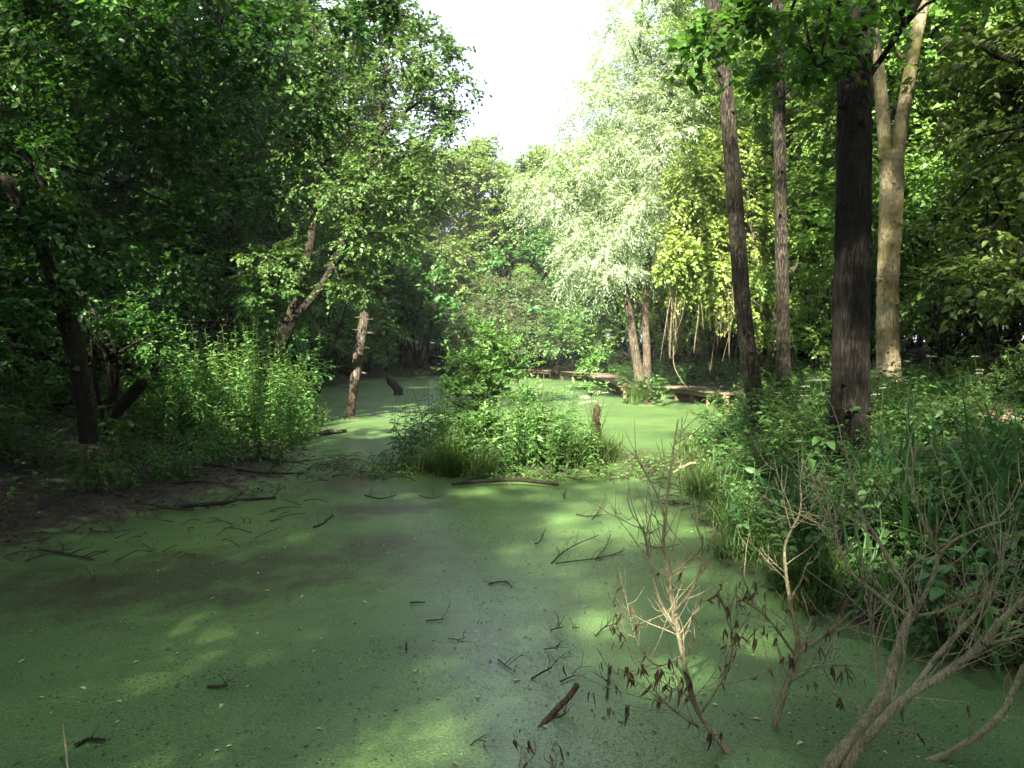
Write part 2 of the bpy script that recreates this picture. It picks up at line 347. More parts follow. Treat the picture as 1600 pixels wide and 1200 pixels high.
# trodden path: pale dry earth along a line on the raised bank
sx = N(n, 'ShaderNodeSeparateXYZ'); L(tc.outputs['Object'], sx.inputs[0])
def mth(op, a, b=None):
    x = N(n, 'ShaderNodeMath', operation=op)
    for i, k in enumerate((a, b)):
        if k is None: continue
        if isinstance(k, (int, float)): x.inputs[i].default_value = k
        else: L(k, x.inputs[i])
    return x.outputs[0]
pathx = mth('ADD', mth('MULTIPLY', sx.outputs['Y'], .22), 4.55)
pd = mth('ABSOLUTE', mth('SUBTRACT', mth('ADD', sx.outputs['X'], mth('MULTIPLY', n1.outputs['Fac'], .5)), pathx))
pm = ramp(n, [(.25, (1, 1, 1)), (.5, (0, 0, 0))], pd)
mp_ = N(n, 'ShaderNodeMix', data_type='RGBA'); L(pm.outputs[0], mp_.inputs[0]); L(mx.outputs[2], mp_.inputs[6]); mp_.inputs[7].default_value = (.22, .165, .10, 1)
n3 = N(n, 'ShaderNodeTexNoise', Scale=5.0, Detail=8.0, Roughness=.7); L(tc.outputs['Object'], n3.inputs['Vector'])
zl = N(n, 'ShaderNodeMapRange'); zl.inputs[1].default_value = .0; zl.inputs[2].default_value = .11; zl.inputs[3].default_value = .22; zl.inputs[4].default_value = -.12; L(sx.outputs['Z'], zl.inputs[0])
gm_ = ramp(n, [(.52, (0, 0, 0)), (.60, (1, 1, 1))], mth('ADD', n3.outputs['Fac'], zl.outputs[0]))
mg = N(n, 'ShaderNodeMix', data_type='RGBA'); L(gm_.outputs[0], mg.inputs[0]); L(mp_.outputs[2], mg.inputs[6]); mg.inputs[7].default_value = (.055, .10, .022, 1); mp_ = mg
wet = N(n, 'ShaderNodeMapRange'); wet.inputs[1].default_value = .0; wet.inputs[2].default_value = .12; wet.inputs[3].default_value = .35; wet.inputs[4].default_value = .9
L(sx.outputs['Z'], wet.inputs[0])
pb = N(n, 'ShaderNodeBsdfPrincipled'); L(mp_.outputs[2], pb.inputs['Base Color']); L(wet.outputs[0], pb.inputs['Roughness'])
bp = N(n, 'ShaderNodeBump', Strength=.9, Distance=.06); L(n2.outputs['Fac'], bp.inputs['Height']); L(bp.outputs[0], pb.inputs['Normal'])
o = N(n, 'ShaderNodeOutputMaterial'); L(pb.outputs[0], o.inputs[0]); M['soil'] = m
tag(gm.build('ground', M['soil'], smooth=True), 'dark muddy woodland soil banks around the pond', None, kind='structure')

# duckweed covered water
m, n = new_mat('duckweed_water'); L = n.links.new
tc = N(n, 'ShaderNodeTexCoord'); sx = N(n, 'ShaderNodeSeparateXYZ'); L(tc.outputs['Object'], sx.inputs[0])
mpg = N(n, 'ShaderNodeMapping'); mpg.inputs['Scale'].default_value = (1, .8, 1); L(tc.outputs['Object'], mpg.inputs[0])
big = N(n, 'ShaderNodeTexNoise', Scale=.55, Detail=6.0, Roughness=.55); L(mpg.outputs[0], big.inputs['Vector'])
med = N(n, 'ShaderNodeTexNoise', Scale=3.0, Detail=7.0, Roughness=.65); L(mpg.outputs[0], med.inputs['Vector'])
fine = N(n, 'ShaderNodeTexNoise', Scale=60.0, Detail=5.0, Roughness=.6); L(tc.outputs['Object'], fine.inputs['Vector'])
vor = N(n, 'ShaderNodeTexVoronoi', Scale=110.0); L(tc.outputs['Object'], vor.inputs['Vector'])
green = ramp(n, [(.3, (.056, .120, .037)), (.7, (.122, .200, .062))], big.outputs['Fac'])
gr2 = ramp(n, [(.3, (.45, .48, .45)), (.7, (1.4, 1.36, 1.3))], fine.outputs['Fac'])
g3 = N(n, 'ShaderNodeMix', data_type='RGBA', blend_type='MULTIPLY'); g3.inputs[0].default_value = 1; L(green.outputs[0], g3.inputs[6]); L(gr2.outputs[0], g3.inputs[7])
vr = ramp(n, [(0, (1.25, 1.25, 1.2)), (.6, (.55, .6, .55))], vor.outputs['Distance'])
g4 = N(n, 'ShaderNodeMix', data_type='RGBA', blend_type='MULTIPLY'); g4.inputs[0].default_value = .7; L(g3.outputs[2], g4.inputs[6]); L(vr.outputs[0], g4.inputs[7])
mps = N(n, 'ShaderNodeMapping'); mps.inputs['Scale'].default_value = (.9, 1.4, 1); L(tc.outputs['Object'], mps.inputs[0])
stk = N(n, 'ShaderNodeTexNoise', Scale=1.1, Detail=9.0, Roughness=.68, Distortion=.6); L(mps.outputs[0], stk.inputs['Vector'])
sk = ramp(n, [(.36, (.42, .46, .42)), (.52, (1, 1, 1)), (.66, (1.25, 1.2, 1.1))], stk.outputs['Fac'])
gs = N(n, 'ShaderNodeMix', data_type='RGBA', blend_type='MULTIPLY'); gs.inputs[0].default_value = .4; L(g4.outputs[2], gs.inputs[6]); L(sk.outputs[0], gs.inputs[7]); g4 = gs
def blob(cx, cy, rx, ry, rot=0.0):
    dx = mth('SUBTRACT', sx.outputs['X'], cx); dy = mth('SUBTRACT', sx.outputs['Y'], cy)
    c, s = math.cos(rot), math.sin(rot)
    u = mth('DIVIDE', mth('ADD', mth('MULTIPLY', dx, c), mth('MULTIPLY', dy, s)), rx)
    v = mth('DIVIDE', mth('SUBTRACT', mth('MULTIPLY', dy, c), mth('MULTIPLY', dx, s)), ry)
    return mth('SUBTRACT', 1.0, mth('SQRT', mth('ADD', mth('MULTIPLY', u, u), mth('MULTIPLY', v, v))))
b1 = blob(-2.9, 6.6, 3.0, 1.3, .35); b2 = blob(-1.3, 7.7, .9, .55, .1); b3 = blob(-2.4, 11.6, 1.0, 2.2, -.1); b4 = blob(2.2, 13.9, 2.2, .9, .1); b5 = blob(-1.6, 9.4, 1.2, .6, .5)
silt = mth('MAXIMUM', mth('MAXIMUM', b1, b2), mth('MAXIMUM', mth('MAXIMUM', b3, b5), b4))
sf = mth('ADD', mth('MULTIPLY', silt, .55), mth('MULTIPLY', mth('SUBTRACT', med.outputs['Fac'], .5), 1.5))
sr = ramp(n, [(.02, (0, 0, 0)), (.42, (.9, .9, .9))], sf)
g5 = N(n, 'ShaderNodeMix', data_type='RGBA'); L(sr.outputs[0], g5.inputs[0]); L(g4.outputs[2], g5.inputs[6]); g5.inputs[7].default_value = (.030, .026, .010, 1)
# clear holes in the weed: little specks everywhere in the near weed, a few larger openings
v2 = N(n, 'ShaderNodeTexVoronoi', Scale=26.0); L(tc.outputs['Object'], v2.inputs['Vector'])
dens = N(n, 'ShaderNodeTexNoise', Scale=.8, Detail=3.0); L(tc.outputs['Object'], dens.inputs['Vector'])
th = mth('MULTIPLY', mth('SUBTRACT', dens.outputs['Fac'], .36), .75)
speck = mth('LESS_THAN', v2.outputs['Distance'], th)
sn_ = N(n, 'ShaderNodeTexNoise', Scale=11.0, Detail=6.0, Roughness=.7); L(tc.outputs['Object'], sn_.inputs['Vector'])
op = mth('MAXIMUM', mth('MAXIMUM', blob(-.18, 5.3, .5, .5), blob(-.1, 4.35, .25, .12)), blob(-.1, 4.8, .4, .3))
hole = mth('GREATER_THAN', mth('ADD', mth('MULTIPLY', op, .16), sn_.outputs['Fac']), .70)
speck = mth('MULTIPLY', speck, mth('GREATER_THAN', fine.outputs['Fac'], .42))
wat = mth('MAXIMUM', mth('MULTIPLY', speck, .8), mth('MULTIPLY', hole, mth('GREATER_THAN', op, 0.0)))
weed = N(n, 'ShaderNodeBsdfPrincipled', Roughness=.6); weed.inputs['Specular IOR Level'].default_value = .3; weed.inputs['Coat Weight'].default_value = .62; weed.inputs['Coat Roughness'].default_value = .27; weed.inputs['Coat IOR'].default_value = 1.4; L(g5.outputs[2], weed.inputs['Base Color'])
bp = N(n, 'ShaderNodeBump', Strength=.35, Distance=.006); L(fine.outputs['Fac'], bp.inputs['Height']); L(bp.outputs[0], weed.inputs['Normal'])
wtr = N(n, 'ShaderNodeBsdfPrincipled', Roughness=.04); wtr.inputs['Base Color'].default_value = (.010, .012, .006, 1); wtr.inputs['IOR'].default_value = 1.33
ms = N(n, 'ShaderNodeMixShader'); L(wat, ms.inputs[0]); L(weed.outputs[0], ms.inputs[1]); L(wtr.outputs[0], ms.inputs[2])
o = N(n, 'ShaderNodeOutputMaterial'); L(ms.outputs[0], o.inputs[0]); M['water'] = m
wm = MB(); wx = np.linspace(-14, 10, 25); wy = np.linspace(-14, 50, 65); WX, WY = np.meshgrid(wx, wy); idx = np.arange(25 * 65).reshape(65, 25)
wm.add(np.stack([WX, WY, WX * 0], -1).reshape(-1, 3), np.stack([idx[:-1, :-1], idx[:-1, 1:], idx[1:, 1:], idx[1:, :-1]], -1).reshape(-1, 4))
tag(wm.build('water', M['water']), 'still pond water under a skin of green duckweed', None, kind='structure')

# ------------------------------------------------------------------ trees
def tree(name, label, seed, paths, ells, leaf, bark, ln, wd, dens=2.2, cr=.45, twigs=7, per=9, kind='far', nlimb=14, droop=.25, hang=0.0, group=None,
         sides=12, twr=.005, rough=.03, flat=.6, inner=.25, twig_mesh=True, low=.35, cat='tree', spread=.9, ridge=0.0, knots=0):
    rng = np.random.default_rng(seed)
    base = np.array(paths[0][0][0], float)
    t = thing(name, label, cat, base, group)
    tb = MB(); sm_paths = []
    for pts, rad in paths:
        s_ = spline(pts, max(10, len(pts) * (16 if ridge else 5))); sm_paths.append(s_); tube(tb, s_ - base, rad, sides, rng, rough * (.35 if ridge else 1), ridge=ridge)
    if ells:
        C, D = crown_clusters(rng, ells, dens * 2.3, inner); C = C - base; twigs += 2; per += 1
        allp = np.concatenate(sm_paths) - base; allp = allp[np.argsort(allp[:, 2])]
        limbs(tb, rng, allp, C, nlimb, .07, .012, low)
        cb = MB(); wb = MB() if twig_mesh else None
        foliage(cb, rng, C, D, cr, twigs, per, ln, wd, kind, droop, flat, hang, wb, twr, spread)
        cb.build('crown', leaf, t)
        if wb is not None: wb.build('twigs', bark, t)['kind'] = 'stuff'
    tb.build('trunk', bark, t, smooth=True)
    for k in range(knots):
        p0 = sm_paths[0]; j = int(len(p0) * (.14 + .5 * (k + rng.uniform(.1, .9)) / knots)); r_ = np.interp(j / len(p0), np.linspace(0, 1, len(paths[0][1])), paths[0][1]); a = rng.uniform(3.3, 6.1)
        o2 = np.array([math.cos(a), math.sin(a), .25]); c0 = p0[j] - base; kb = MB(); tube(kb, spline([c0 + o2 * r_ * .8, c0 + o2 * (r_ + .03), c0 + o2 * (r_ + rng.uniform(.04, .12))], 5), [.035, .024, .012], 8, rng, .1); kb.build('knot', bark, t)
    return t

def wpath(pix, rad): return ([P(*p) for p in pix], rad)

# --- trunks on the raised bank
tree('ash_tree', 'slender brown trunk leaning away from the pond edge, beside the boardwalk end', 11,
     [wpath([(1196, 715, 13), (1184, 650, 13), (1163, 500, 13), (1147, 300, 13), (1132, 120, 13), (1112, 0, 13), (1085, -160, 13.2), (1060, -420, 13.5), (1020, -680, 13.8)], [.23, .145, .13, .122, .113, .105, .09, .04])],
     [ell(1010, -640, 13.8, 150, 110, 1.8), ell(1080, -560, 13.6, 110, 70, 1.3)], M['ash'], M['bark_brown'], .09, .045, dens=1.6, rough=.035, sides=26, ridge=.035, knots=6)
tree('ash_tree', 'straight slender brown trunk standing between the leaning trunk and the dark one', 12,
     [wpath([(1226, 690, 15.5), (1224, 560, 15.5), (1221, 400, 15.5), (1218, 200, 15.5), (1215, 0, 15.5), (1213, -160, 15.5), (1212, -360, 15.5), (1212, -560, 15.5)], [.18, .125, .117, .112, .104, .08, .04])],
     [ell(1213, -520, 15.5, 150, 100, 2.0)], M['ash'], M['bark_brown'], .09, .045, dens=1.4, rough=.035, sides=26, ridge=.035, knots=5)
DK = [(1324, 770, 9), (1326, 690, 9), (1329, 600, 9), (1332, 400, 9), (1335, 200, 9), (1338, 0, 9), (1340, -200, 9.1), (1345, -520, 9.4), (1350, -900, 9.6)]
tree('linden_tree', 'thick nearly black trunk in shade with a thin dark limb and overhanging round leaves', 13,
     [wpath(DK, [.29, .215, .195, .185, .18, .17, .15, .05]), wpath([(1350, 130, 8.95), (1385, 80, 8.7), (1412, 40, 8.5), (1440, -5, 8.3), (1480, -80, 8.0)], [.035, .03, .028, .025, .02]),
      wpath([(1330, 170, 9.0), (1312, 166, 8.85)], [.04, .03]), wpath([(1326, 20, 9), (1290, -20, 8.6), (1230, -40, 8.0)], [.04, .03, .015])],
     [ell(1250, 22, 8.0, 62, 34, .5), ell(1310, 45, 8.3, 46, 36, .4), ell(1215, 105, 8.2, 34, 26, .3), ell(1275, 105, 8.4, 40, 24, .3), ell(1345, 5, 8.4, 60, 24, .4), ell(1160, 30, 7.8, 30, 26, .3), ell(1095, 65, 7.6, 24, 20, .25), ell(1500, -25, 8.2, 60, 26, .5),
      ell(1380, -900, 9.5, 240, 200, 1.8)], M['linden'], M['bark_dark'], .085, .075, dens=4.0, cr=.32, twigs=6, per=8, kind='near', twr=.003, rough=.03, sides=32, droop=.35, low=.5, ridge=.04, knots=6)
tree('sycamore_tree', 'pale mossy trunk forking into two smooth sunlit stems above the bank', 14,
     [wpath([(1392, 640, 14), (1389, 590, 14), (1387, 480, 14), (1390, 380, 14), (1393, 290, 14), (1392, 240, 14)], [.25, .20, .182, .185, .195, .205]),
      wpath([(1388, 270, 14), (1381, 200, 14), (1375, 130, 13.9), (1366, 60, 13.8), (1357, -60, 13.6), (1340, -240, 13.4), (1360, -460, 13.8)], [.13, .108, .098, .09, .08, .04]),
      wpath([(1398, 270, 14), (1407, 200, 14), (1419, 130, 14.1), (1431, 60, 14.2), (1447, -10, 14.3), (1470, -110, 14.4), (1490, -300, 14.4), (1490, -480, 14.4)], [.135, .115, .107, .102, .096, .08, .04]),
      wpath([(1374, 250, 14), (1362, 240, 13.85)], [.045, .02]), wpath([(1409, 90, 14.1), (1394, 72, 14.0), (1384, 66, 13.9)], [.05, .03, .02]), wpath([(1404, 228, 14), (1418, 222, 13.9)], [.05, .03])],
     [ell(1440, -480, 14.2, 190, 120, 2.2)], M['olive'], M['bark_pale'], .1, .08, dens=1.3, rough=.035, sides=26, ridge=.03, knots=5)

# --- silver willow beside the boardwalk
tree('silver_willow', 'tall silvery willow on two slim trunks beside the boardwalk, glowing in sun', 21,
     [wpath([(1005, 622, 25.5), (996, 570, 25.5), (985, 500, 25.5), (977, 430, 25.5), (970, 330, 25.7), (985, 200, 25.9), (1000, 60, 25.9), (1005, -40, 25.9)], [.22, .15, .13, .115, .10, .08, .06, .02]),
      wpath([(1009, 622, 25.7), (1011, 560, 25.7), (1008, 490, 25.8), (1015, 400, 25.9), (1030, 280, 26.1), (1040, 150, 26.1), (1040, 20, 25.9)], [.19, .13, .11, .10, .085, .06, .02])],
     [ell(1000, 60, 25.9, 85, 100, 2.0), ell(945, 170, 25.4, 75, 90, 1.9), ell(905, 285, 25.4, 70, 80, 1.8), ell(830, 300, 25.9, 34, 34, 1.0), ell(865, 300, 25.9, 50, 50, 1.4), ell(1015, 220, 25.7, 80, 100, 2.2), ell(985, 340, 25.1, 75, 70, 1.9),
      ell(925, 385, 25.4, 60, 50, 1.6), ell(1050, 130, 26.3, 55, 90, 1.6), ell(1040, 320, 25.9, 50, 60, 1.6), ell(900, 420, 25.7, 40, 40, 1.2), ell(960, 420, 24.9, 50, 40, 1.2)],
     M['willow'], M['bark_grey'], .125, .023, dens=3.6, cr=.55, twigs=10, per=13, hang=.2, droop=.3, nlimb=30, twr=.006, inner=.35, twig_mesh=False, spread=1.1)

# --- leaning two-stemmed alder over the nettles
tree('alder_tree', 'leaning two-stemmed alder behind the nettle stand, its top leaves in sun', 22,
     [wpath([(400, 640, 19.4), (420, 580, 19.2), (440, 535, 19), (458, 490, 19), (470, 440, 19), (484, 385, 19), (494, 320, 19.1), (508, 240, 19.2), (512, 150, 19.3), (505, 40, 19.4)], [.24, .2, .175, .165, .12, .10, .085, .07, .05, .02]),
      wpath([(455, 500, 19), (478, 478, 18.8), (508, 438, 18.6), (532, 390, 18.5), (552, 335, 18.4), (572, 270, 18.4), (592, 210, 18.4), (640, 170, 18.4), (690, 140, 18.4)], [.115, .10, .09, .085, .08, .07, .055, .04, .02]),
      wpath([(592, 210, 18.4), (600, 140, 18.5), (610, 60, 18.6)], [.06, .045, .02])],
     [ell(650, 105, 18.5, 80, 62, 1.5), ell(575, 70, 19, 95, 75, 1.8), ell(690, 175, 18.3, 48, 40, 1.0), ell(525, 190, 19, 100, 70, 1.8), ell(625, 235, 18.3, 75, 50, 1.2), ell(650, 300, 18.3, 60, 40, 1.1),
      ell(560, 300, 18.6, 90, 50, 1.5), ell(470, 270, 19.5, 80, 70, 1.7), ell(610, 20, 19, 60, 50, 1.4), ell(720, 130, 18.2, 24, 18, .6), ell(715, 190, 18.2, 28, 20, .6), ell(470, 90, 20, 80, 80, 1.8), ell(600, 370, 18.4, 75, 36, 1.1), ell(420, 400, 18.4, 70, 40, 1.0), ell(560, 440, 18.6, 50, 26, .8)],
     M['alder'], M['bark_left'], .10, .07, dens=3.9, cr=.42, twigs=7, per=9, nlimb=40, twr=.006)

# --- dark tree close by on the shaded bank, its boughs overhang the top corner
tree('maple_tree', 'dark leaning trunk on the shaded bank, boughs spreading over the muddy shore', 23,
     [wpath([(140, 690, 9.2), (128, 610, 9.1), (112, 540, 9), (88, 450, 9), (48, 350, 9), (-15, 230, 9), (-75, 80, 9), (-120, -120, 9), (-150, -300, 9)], [.11, .09, .08, .075, .07, .065, .06, .05, .03])],
     [ell(150, 60, 9, 190, 80, 1.2), ell(390, 70, 9.6, 130, 70, 1.0), ell(60, 230, 8.8, 100, 90, 1.0), ell(290, 200, 10, 140, 70, 1.0), ell(510, 30, 9.5, 70, 42, .7), ell(200, 130, 9.4, 140, 60, 1.0), ell(420, 180, 10.2, 110, 60, .9), ell(330, 300, 11, 120, 50, .9),
      ell(90, 380, 8.6, 110, 70, .8), ell(40, 480, 8.6, 70, 60, .7), ell(230, 400, 10.5, 90, 60, .9), ell(20, 330, 8.2, 70, 70, .6), ell(300, 430, 12, 80, 40, .8), ell(200, -180, 9, 320, 120, 1.8), ell(600, 8, 9, 22, 18, .3)],
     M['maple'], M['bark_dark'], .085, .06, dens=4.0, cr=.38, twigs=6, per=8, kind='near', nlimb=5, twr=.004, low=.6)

# --- sunlit tangle of climbers between the boardwalk and the trunks
tree('climber_tree', 'yellow-green climber-covered tree in full sun behind the leaning trunk', 24,
     [wpath([(1215, 560, 23), (1200, 500, 23), (1185, 430, 23.2), (1170, 330, 23.4), (1160, 200, 23.5)], [.13, .11, .1, .08, .03]), wpath([(1200, 575, 22.5), (1208, 530, 22.5), (1212, 480, 22.6), (1240, 420, 22.8), (1290, 380, 23)], [.11, .1, .08, .06, .02])],
     [ell(1090, 280, 22.8, 40, 50, 1.0), ell(1085, 320, 23, 50, 70, 1.3), ell(1110, 410, 23, 60, 70, 1.4), ell(1062, 400, 21.8, 34, 46, .7), ell(1085, 430, 22, 40, 40, .8), ell(1160, 470, 23, 60, 70, 1.3), ell(1180, 360, 23.5, 70, 70, 1.4), ell(1130, 250, 23.5, 60, 50, 1.3)],
     M['vine'], M['bark_grey'], .12, .08, dens=4.2, cr=.42, twigs=7, per=9, hang=.25, nlimb=20, twr=.005)
tree('ash_tree', 'bright green feathery ash behind the brown trunks, crown reaching the sky gap', 25,
     [wpath([(1275, 600, 25), (1278, 500, 25), (1282, 420, 25), (1270, 300, 25), (1240, 180, 25), (1200, 60, 25)], [.10, .09, .08, .08, .07, .03]), wpath([(1278, 500, 25), (1268, 430, 25), (1282, 380, 25)], [.06, .055, .05])],
     [ell(1285, 190, 19.5, 40, 50, 1.0), ell(1250, 290, 19.5, 40, 50, 1.0), ell(1295, 390, 19, 34, 50, .9), ell(1195, 430, 19.5, 26, 50, .8), ell(1260, 380, 23, 60, 60, 1.3), ell(1310, 450, 22, 50, 60, 1.2), ell(1200, 300, 24, 50, 50, 1.2), ell(1260, 500, 21, 50, 45, 1.0), ell(1060, 50, 25, 55, 75, 1.4), ell(1100, 150, 25, 60, 60, 1.4), ell(1180, 80, 25, 80, 80, 1.6), ell(1250, 190, 25, 75, 80, 1.6), ell(1290, 60, 25, 70, 80, 1.6), ell(1190, 230, 25, 60, 50, 1.3), ell(1290, 300, 25, 60, 60, 1.3), ell(1080, -30, 25, 80, 60, 1.6)],
     M['ash'], M['bark_grey'], .12, .045, dens=2.9, cr=.45, twigs=8, per=10, nlimb=26, twr=.005)
tree('chestnut_tree', 'broad-leaved olive green tree at the wood edge, pale leaf tips in sun', 26,
     [wpath([(1760, 640, 12), (1740, 450, 12), (1700, 250, 12), (1650, 50, 12), (1600, -150, 12)], [.2, .17, .14, .1, .04]),
      wpath([(1700, 250, 12), (1600, 100, 12), (1560, 90, 12), (1530, 70, 11.8)], [.07, .05, .035, .02])],
     [ell(1560, 70, 12.5, 80, 90, 1.2), ell(1520, 190, 13.5, 60, 60, 1.0), ell(1570, 260, 12, 80, 70, 1.2), ell(1540, 370, 11.5, 75, 50, 1.0), ell(1590, 440, 10.8, 60, 50, .8), ell(1510, 440, 11.2, 40, 30, .6), ell(1640, 150, 12, 90, 120, 1.4)],
     M['olive'], M['bark_dark'], .13, .075, dens=3.0, cr=.42, twigs=6, per=8, kind='near', nlimb=24, twr=.004)

# --- far end of the pond
tree('sallow_bush', 'grey-green rounded sallow bush at the far end of the pond', 31, [wpath([(790, 575, 45), (795, 520, 45), (790, 460, 45)], [.2, .12, .03])],
     [ell(790, 480, 44.5, 72, 60, 2.6), ell(740, 505, 44, 45, 42, 2.0), ell(845, 505, 44, 50, 45, 2.0), ell(800, 535, 43, 80, 30, 2.0)], M['sallow'], M['bark_grey'], .16, .06, dens=1.7, cr=.55, twigs=8, per=10, cat='bush')
tree('far_bush', 'dark green bush behind the far boardwalk, beside the sallow', 32, [wpath([(920, 575, 41), (915, 500, 41), (920, 420, 41)], [.2, .14, .03])],
     [ell(920, 450, 41, 60, 62, 2.6), ell(950, 510, 40, 50, 45, 2.0), ell(885, 520, 41, 45, 40, 2.0), ell(940, 390, 41, 50, 40, 2.0)], M['alder'], M['bark_grey'], .15, .09, dens=1.9, cr=.55, twigs=7, per=9, cat='bush')

# --- generic trees of the wood, built once and copied
def wood_tree(name, label, seed, H, leaf, bark, ln, wd, group, rx=3.2, start=.28, dens=1.6, lobes=11):
    rng = np.random.default_rng(seed); z0 = H * start
    path = np.array([(0, 0, -.4), (.1, .05, H * .15), (rng.normal(0, .25), rng.normal(0, .25), H * .4), (rng.normal(0, .4), rng.normal(0, .4), H * .7), (rng.normal(0, .4), rng.normal(0, .4), H * .95)])
    es = []
    for i in range(lobes):
        f = (i + .5) / lobes; z = z0 + (H - z0) * f; rr = rx * math.sin(math.pi * min(1, .18 + .72 * f)) ** .7
        a = rng.uniform(0, 6.28) if i % 2 else i * 2.4
        k = rr * rng.uniform(.25, .62)
        es.append((np.array([k * math.cos(a), k * math.sin(a), z]), np.array([rr * .62, rr * .62, rr * .45]) * rng.uniform(.85, 1.15)))
    return tree(name, label, seed + 1, [(path, [.24, .2, .16, .1, .02])], es, leaf, bark, ln * 1.25, wd * 1.35, dens=dens * 1.35, cr=.6, twigs=7, per=8, nlimb=24, twr=.007, low=.2, group=group, twig_mesh=False)
WG = 'trees of the surrounding wood'
LBL = 'dense dark green tree in the shaded wood behind the nettle bank'
LBR = 'olive green tree in the wood behind the boardwalk and slim trunks'
LBF = 'rounded light green tree closing the far end of the pond'
LBB = 'leafy tree added out of view around the viewpoint to cast shade'
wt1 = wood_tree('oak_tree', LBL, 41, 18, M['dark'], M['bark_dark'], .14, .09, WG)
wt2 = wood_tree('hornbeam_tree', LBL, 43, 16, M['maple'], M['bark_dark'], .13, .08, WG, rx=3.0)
wt3 = wood_tree('lime_tree', LBF, 45, 15, M['round'], M['bark_grey'], .15, .11, WG, rx=4.0, start=.12, lobes=14, dens=1.9)
wt4 = wood_tree('elm_tree', LBR, 47, 17, M['olive'], M['bark_dark'], .13, .08, WG, rx=3.2, start=.2)
def lab_left(p, x, y):
    kind = 'dark broad-crowned oak' if p.name.startswith('oak') else 'dense mid-green hornbeam'
    if x < -13: return kind + (' deep in the shaded wood behind the nettle bank' if y < 24 else ' deep in the wood behind the snag shore')
    if y < 13: return kind + ' behind the dark leaning trunk on the mud bank'
    if y < 24: return kind + ' rising behind the nettle stand and leaning alder'
    if y < 38: return kind + ' on the shaded shore beyond the dead snag'
    return kind + ' at the shaded far corner of the pond'
def lab_right(p, x, y):
    if x > 13: return 'olive green elm deep in the wood behind the pale forked trunk'
    if y < 13: return 'olive green elm at the wood edge beside the trodden path'
    if y < 23: return 'olive green elm behind the slim brown trunks and raised bank'
    if y < 32: return 'olive green elm behind the near end of the boardwalk'
    return 'olive green elm behind the silver willow and far boardwalk'
def lab_far(p, x, y):
    if y < 52 and abs(x) < 9: return 'low rounded light green tree just behind the far shore bushes'
    return 'tall rounded light green lime under the sky gap' if abs(x) < 7 else 'rounded light green lime beyond the far shore, beside the sky gap'
def zg(x, y): return float(height(np.array([x]), np.array([y]))[0])
wt5 = wood_tree('shade_tree', LBB, 49, 16, M['ash'], M['bark_grey'], .11, .07, WG, rx=3.0, start=.32, dens=.62)  # unseen tree, crown kept sparse so sun dapples pass through
wt6 = wood_tree('shade_tree', LBB, 51, 18, M['ash'], M['bark_grey'], .11, .07, WG, rx=2.6, start=.5, dens=1.0, lobes=8)  # tall unseen tree, added to dapple the bank trunks with shade
rr_ = random.Random(5)
def lab_bush(x, y):
    if x < 0:
        if y < 13: return 'dark bush under the leaning trunk behind the mud bank'
        if y < 24 and x > -10: return 'dark leafy bush between the nettles and the shaded trees'
        if y < 44 and x > -10: return 'dark bush on the shaded shore behind the snag'
        return 'dark bush under the trees deep in the shaded wood' if x < -10 else 'dark bush along the far shore below the lime trees'
    if x > 12: return 'green bush under the elms deep behind the pale trunk'
    if y < 20: return 'green bush at the foot of the wood behind the raised bank'
    return 'green bush behind the boardwalk and silver willow'
used = set()
def place(proto, x, y, s, label, z=None):
    zz = zg(x, y) - .05 if z is None else z; a = rr_.uniform(0, 6.28)
    if proto.name not in used:
        used.add(proto.name); proto.location = (x, y, zz); proto.rotation_euler = (0, 0, a); proto.scale = (s, s, s); proto['label'] = label; return
    copy_thing(proto, (x, y, zz), a, s, label)
for i, (x, y, s) in enumerate([(-9.5, 15.5, 1.0), (-11.5, 21, 1.1), (-9.8, 25.5, 1.0), (-10.5, 31, 1.05), (-14.5, 12, 1.1), (-15, 27, 1.15), (-10.5, 37.5, 1.0), (-17, 19, 1.2), (-9.5, 44, 1.0), (-15, 36, 1.2), (-10.2, 10.8, .9), (-12, 7, 1.05),
                               (-20, 9, 1.2), (-21, 28, 1.2), (-14, 46, 1.2), (-7.6, 21.5, .62), (-8.3, 29, .7), (-7.2, 45.5, .6), (-8.6, 12.8, .5), (-18, 14, 1.2), (-23, 18, 1.3), (-19, 33, 1.3), (-24, 38, 1.3), (-20, 46, 1.3), (-28, 26, 1.4), (-12.6, 16.8, .8), (-13, 24, .8), (-11.8, 34, .8), (-16, 5, 1.1), (-22, 2, 1.2), (-12.5, 41, .8)]):
    place((wt1, wt2)[i % 2], x, y, s, lab_left((wt1, wt2)[i % 2], x, y))
for i, (x, y, s) in enumerate([(-1.6, 54, .98), (-5.6, 52, .92), (2.6, 57, .95), (-10, 53, .95), (5.5, 53, .95), (9, 50, 1.0), (-4, 60, .9), (14, 55, 1.1), (-16, 58, 1.1), (4.3, 49.2, .5), (-3.6, 50, .42), (-12, 60, 1.1), (-22, 56, 1.2), (0, 66, .95), (8, 62, 1.1), (20, 60, 1.2), (-9, 68, 1.1), (1, 51.5, .4), (-7.8, 49.5, .5)]):
    place(wt3, x, y, s, lab_far(wt3, x, y))
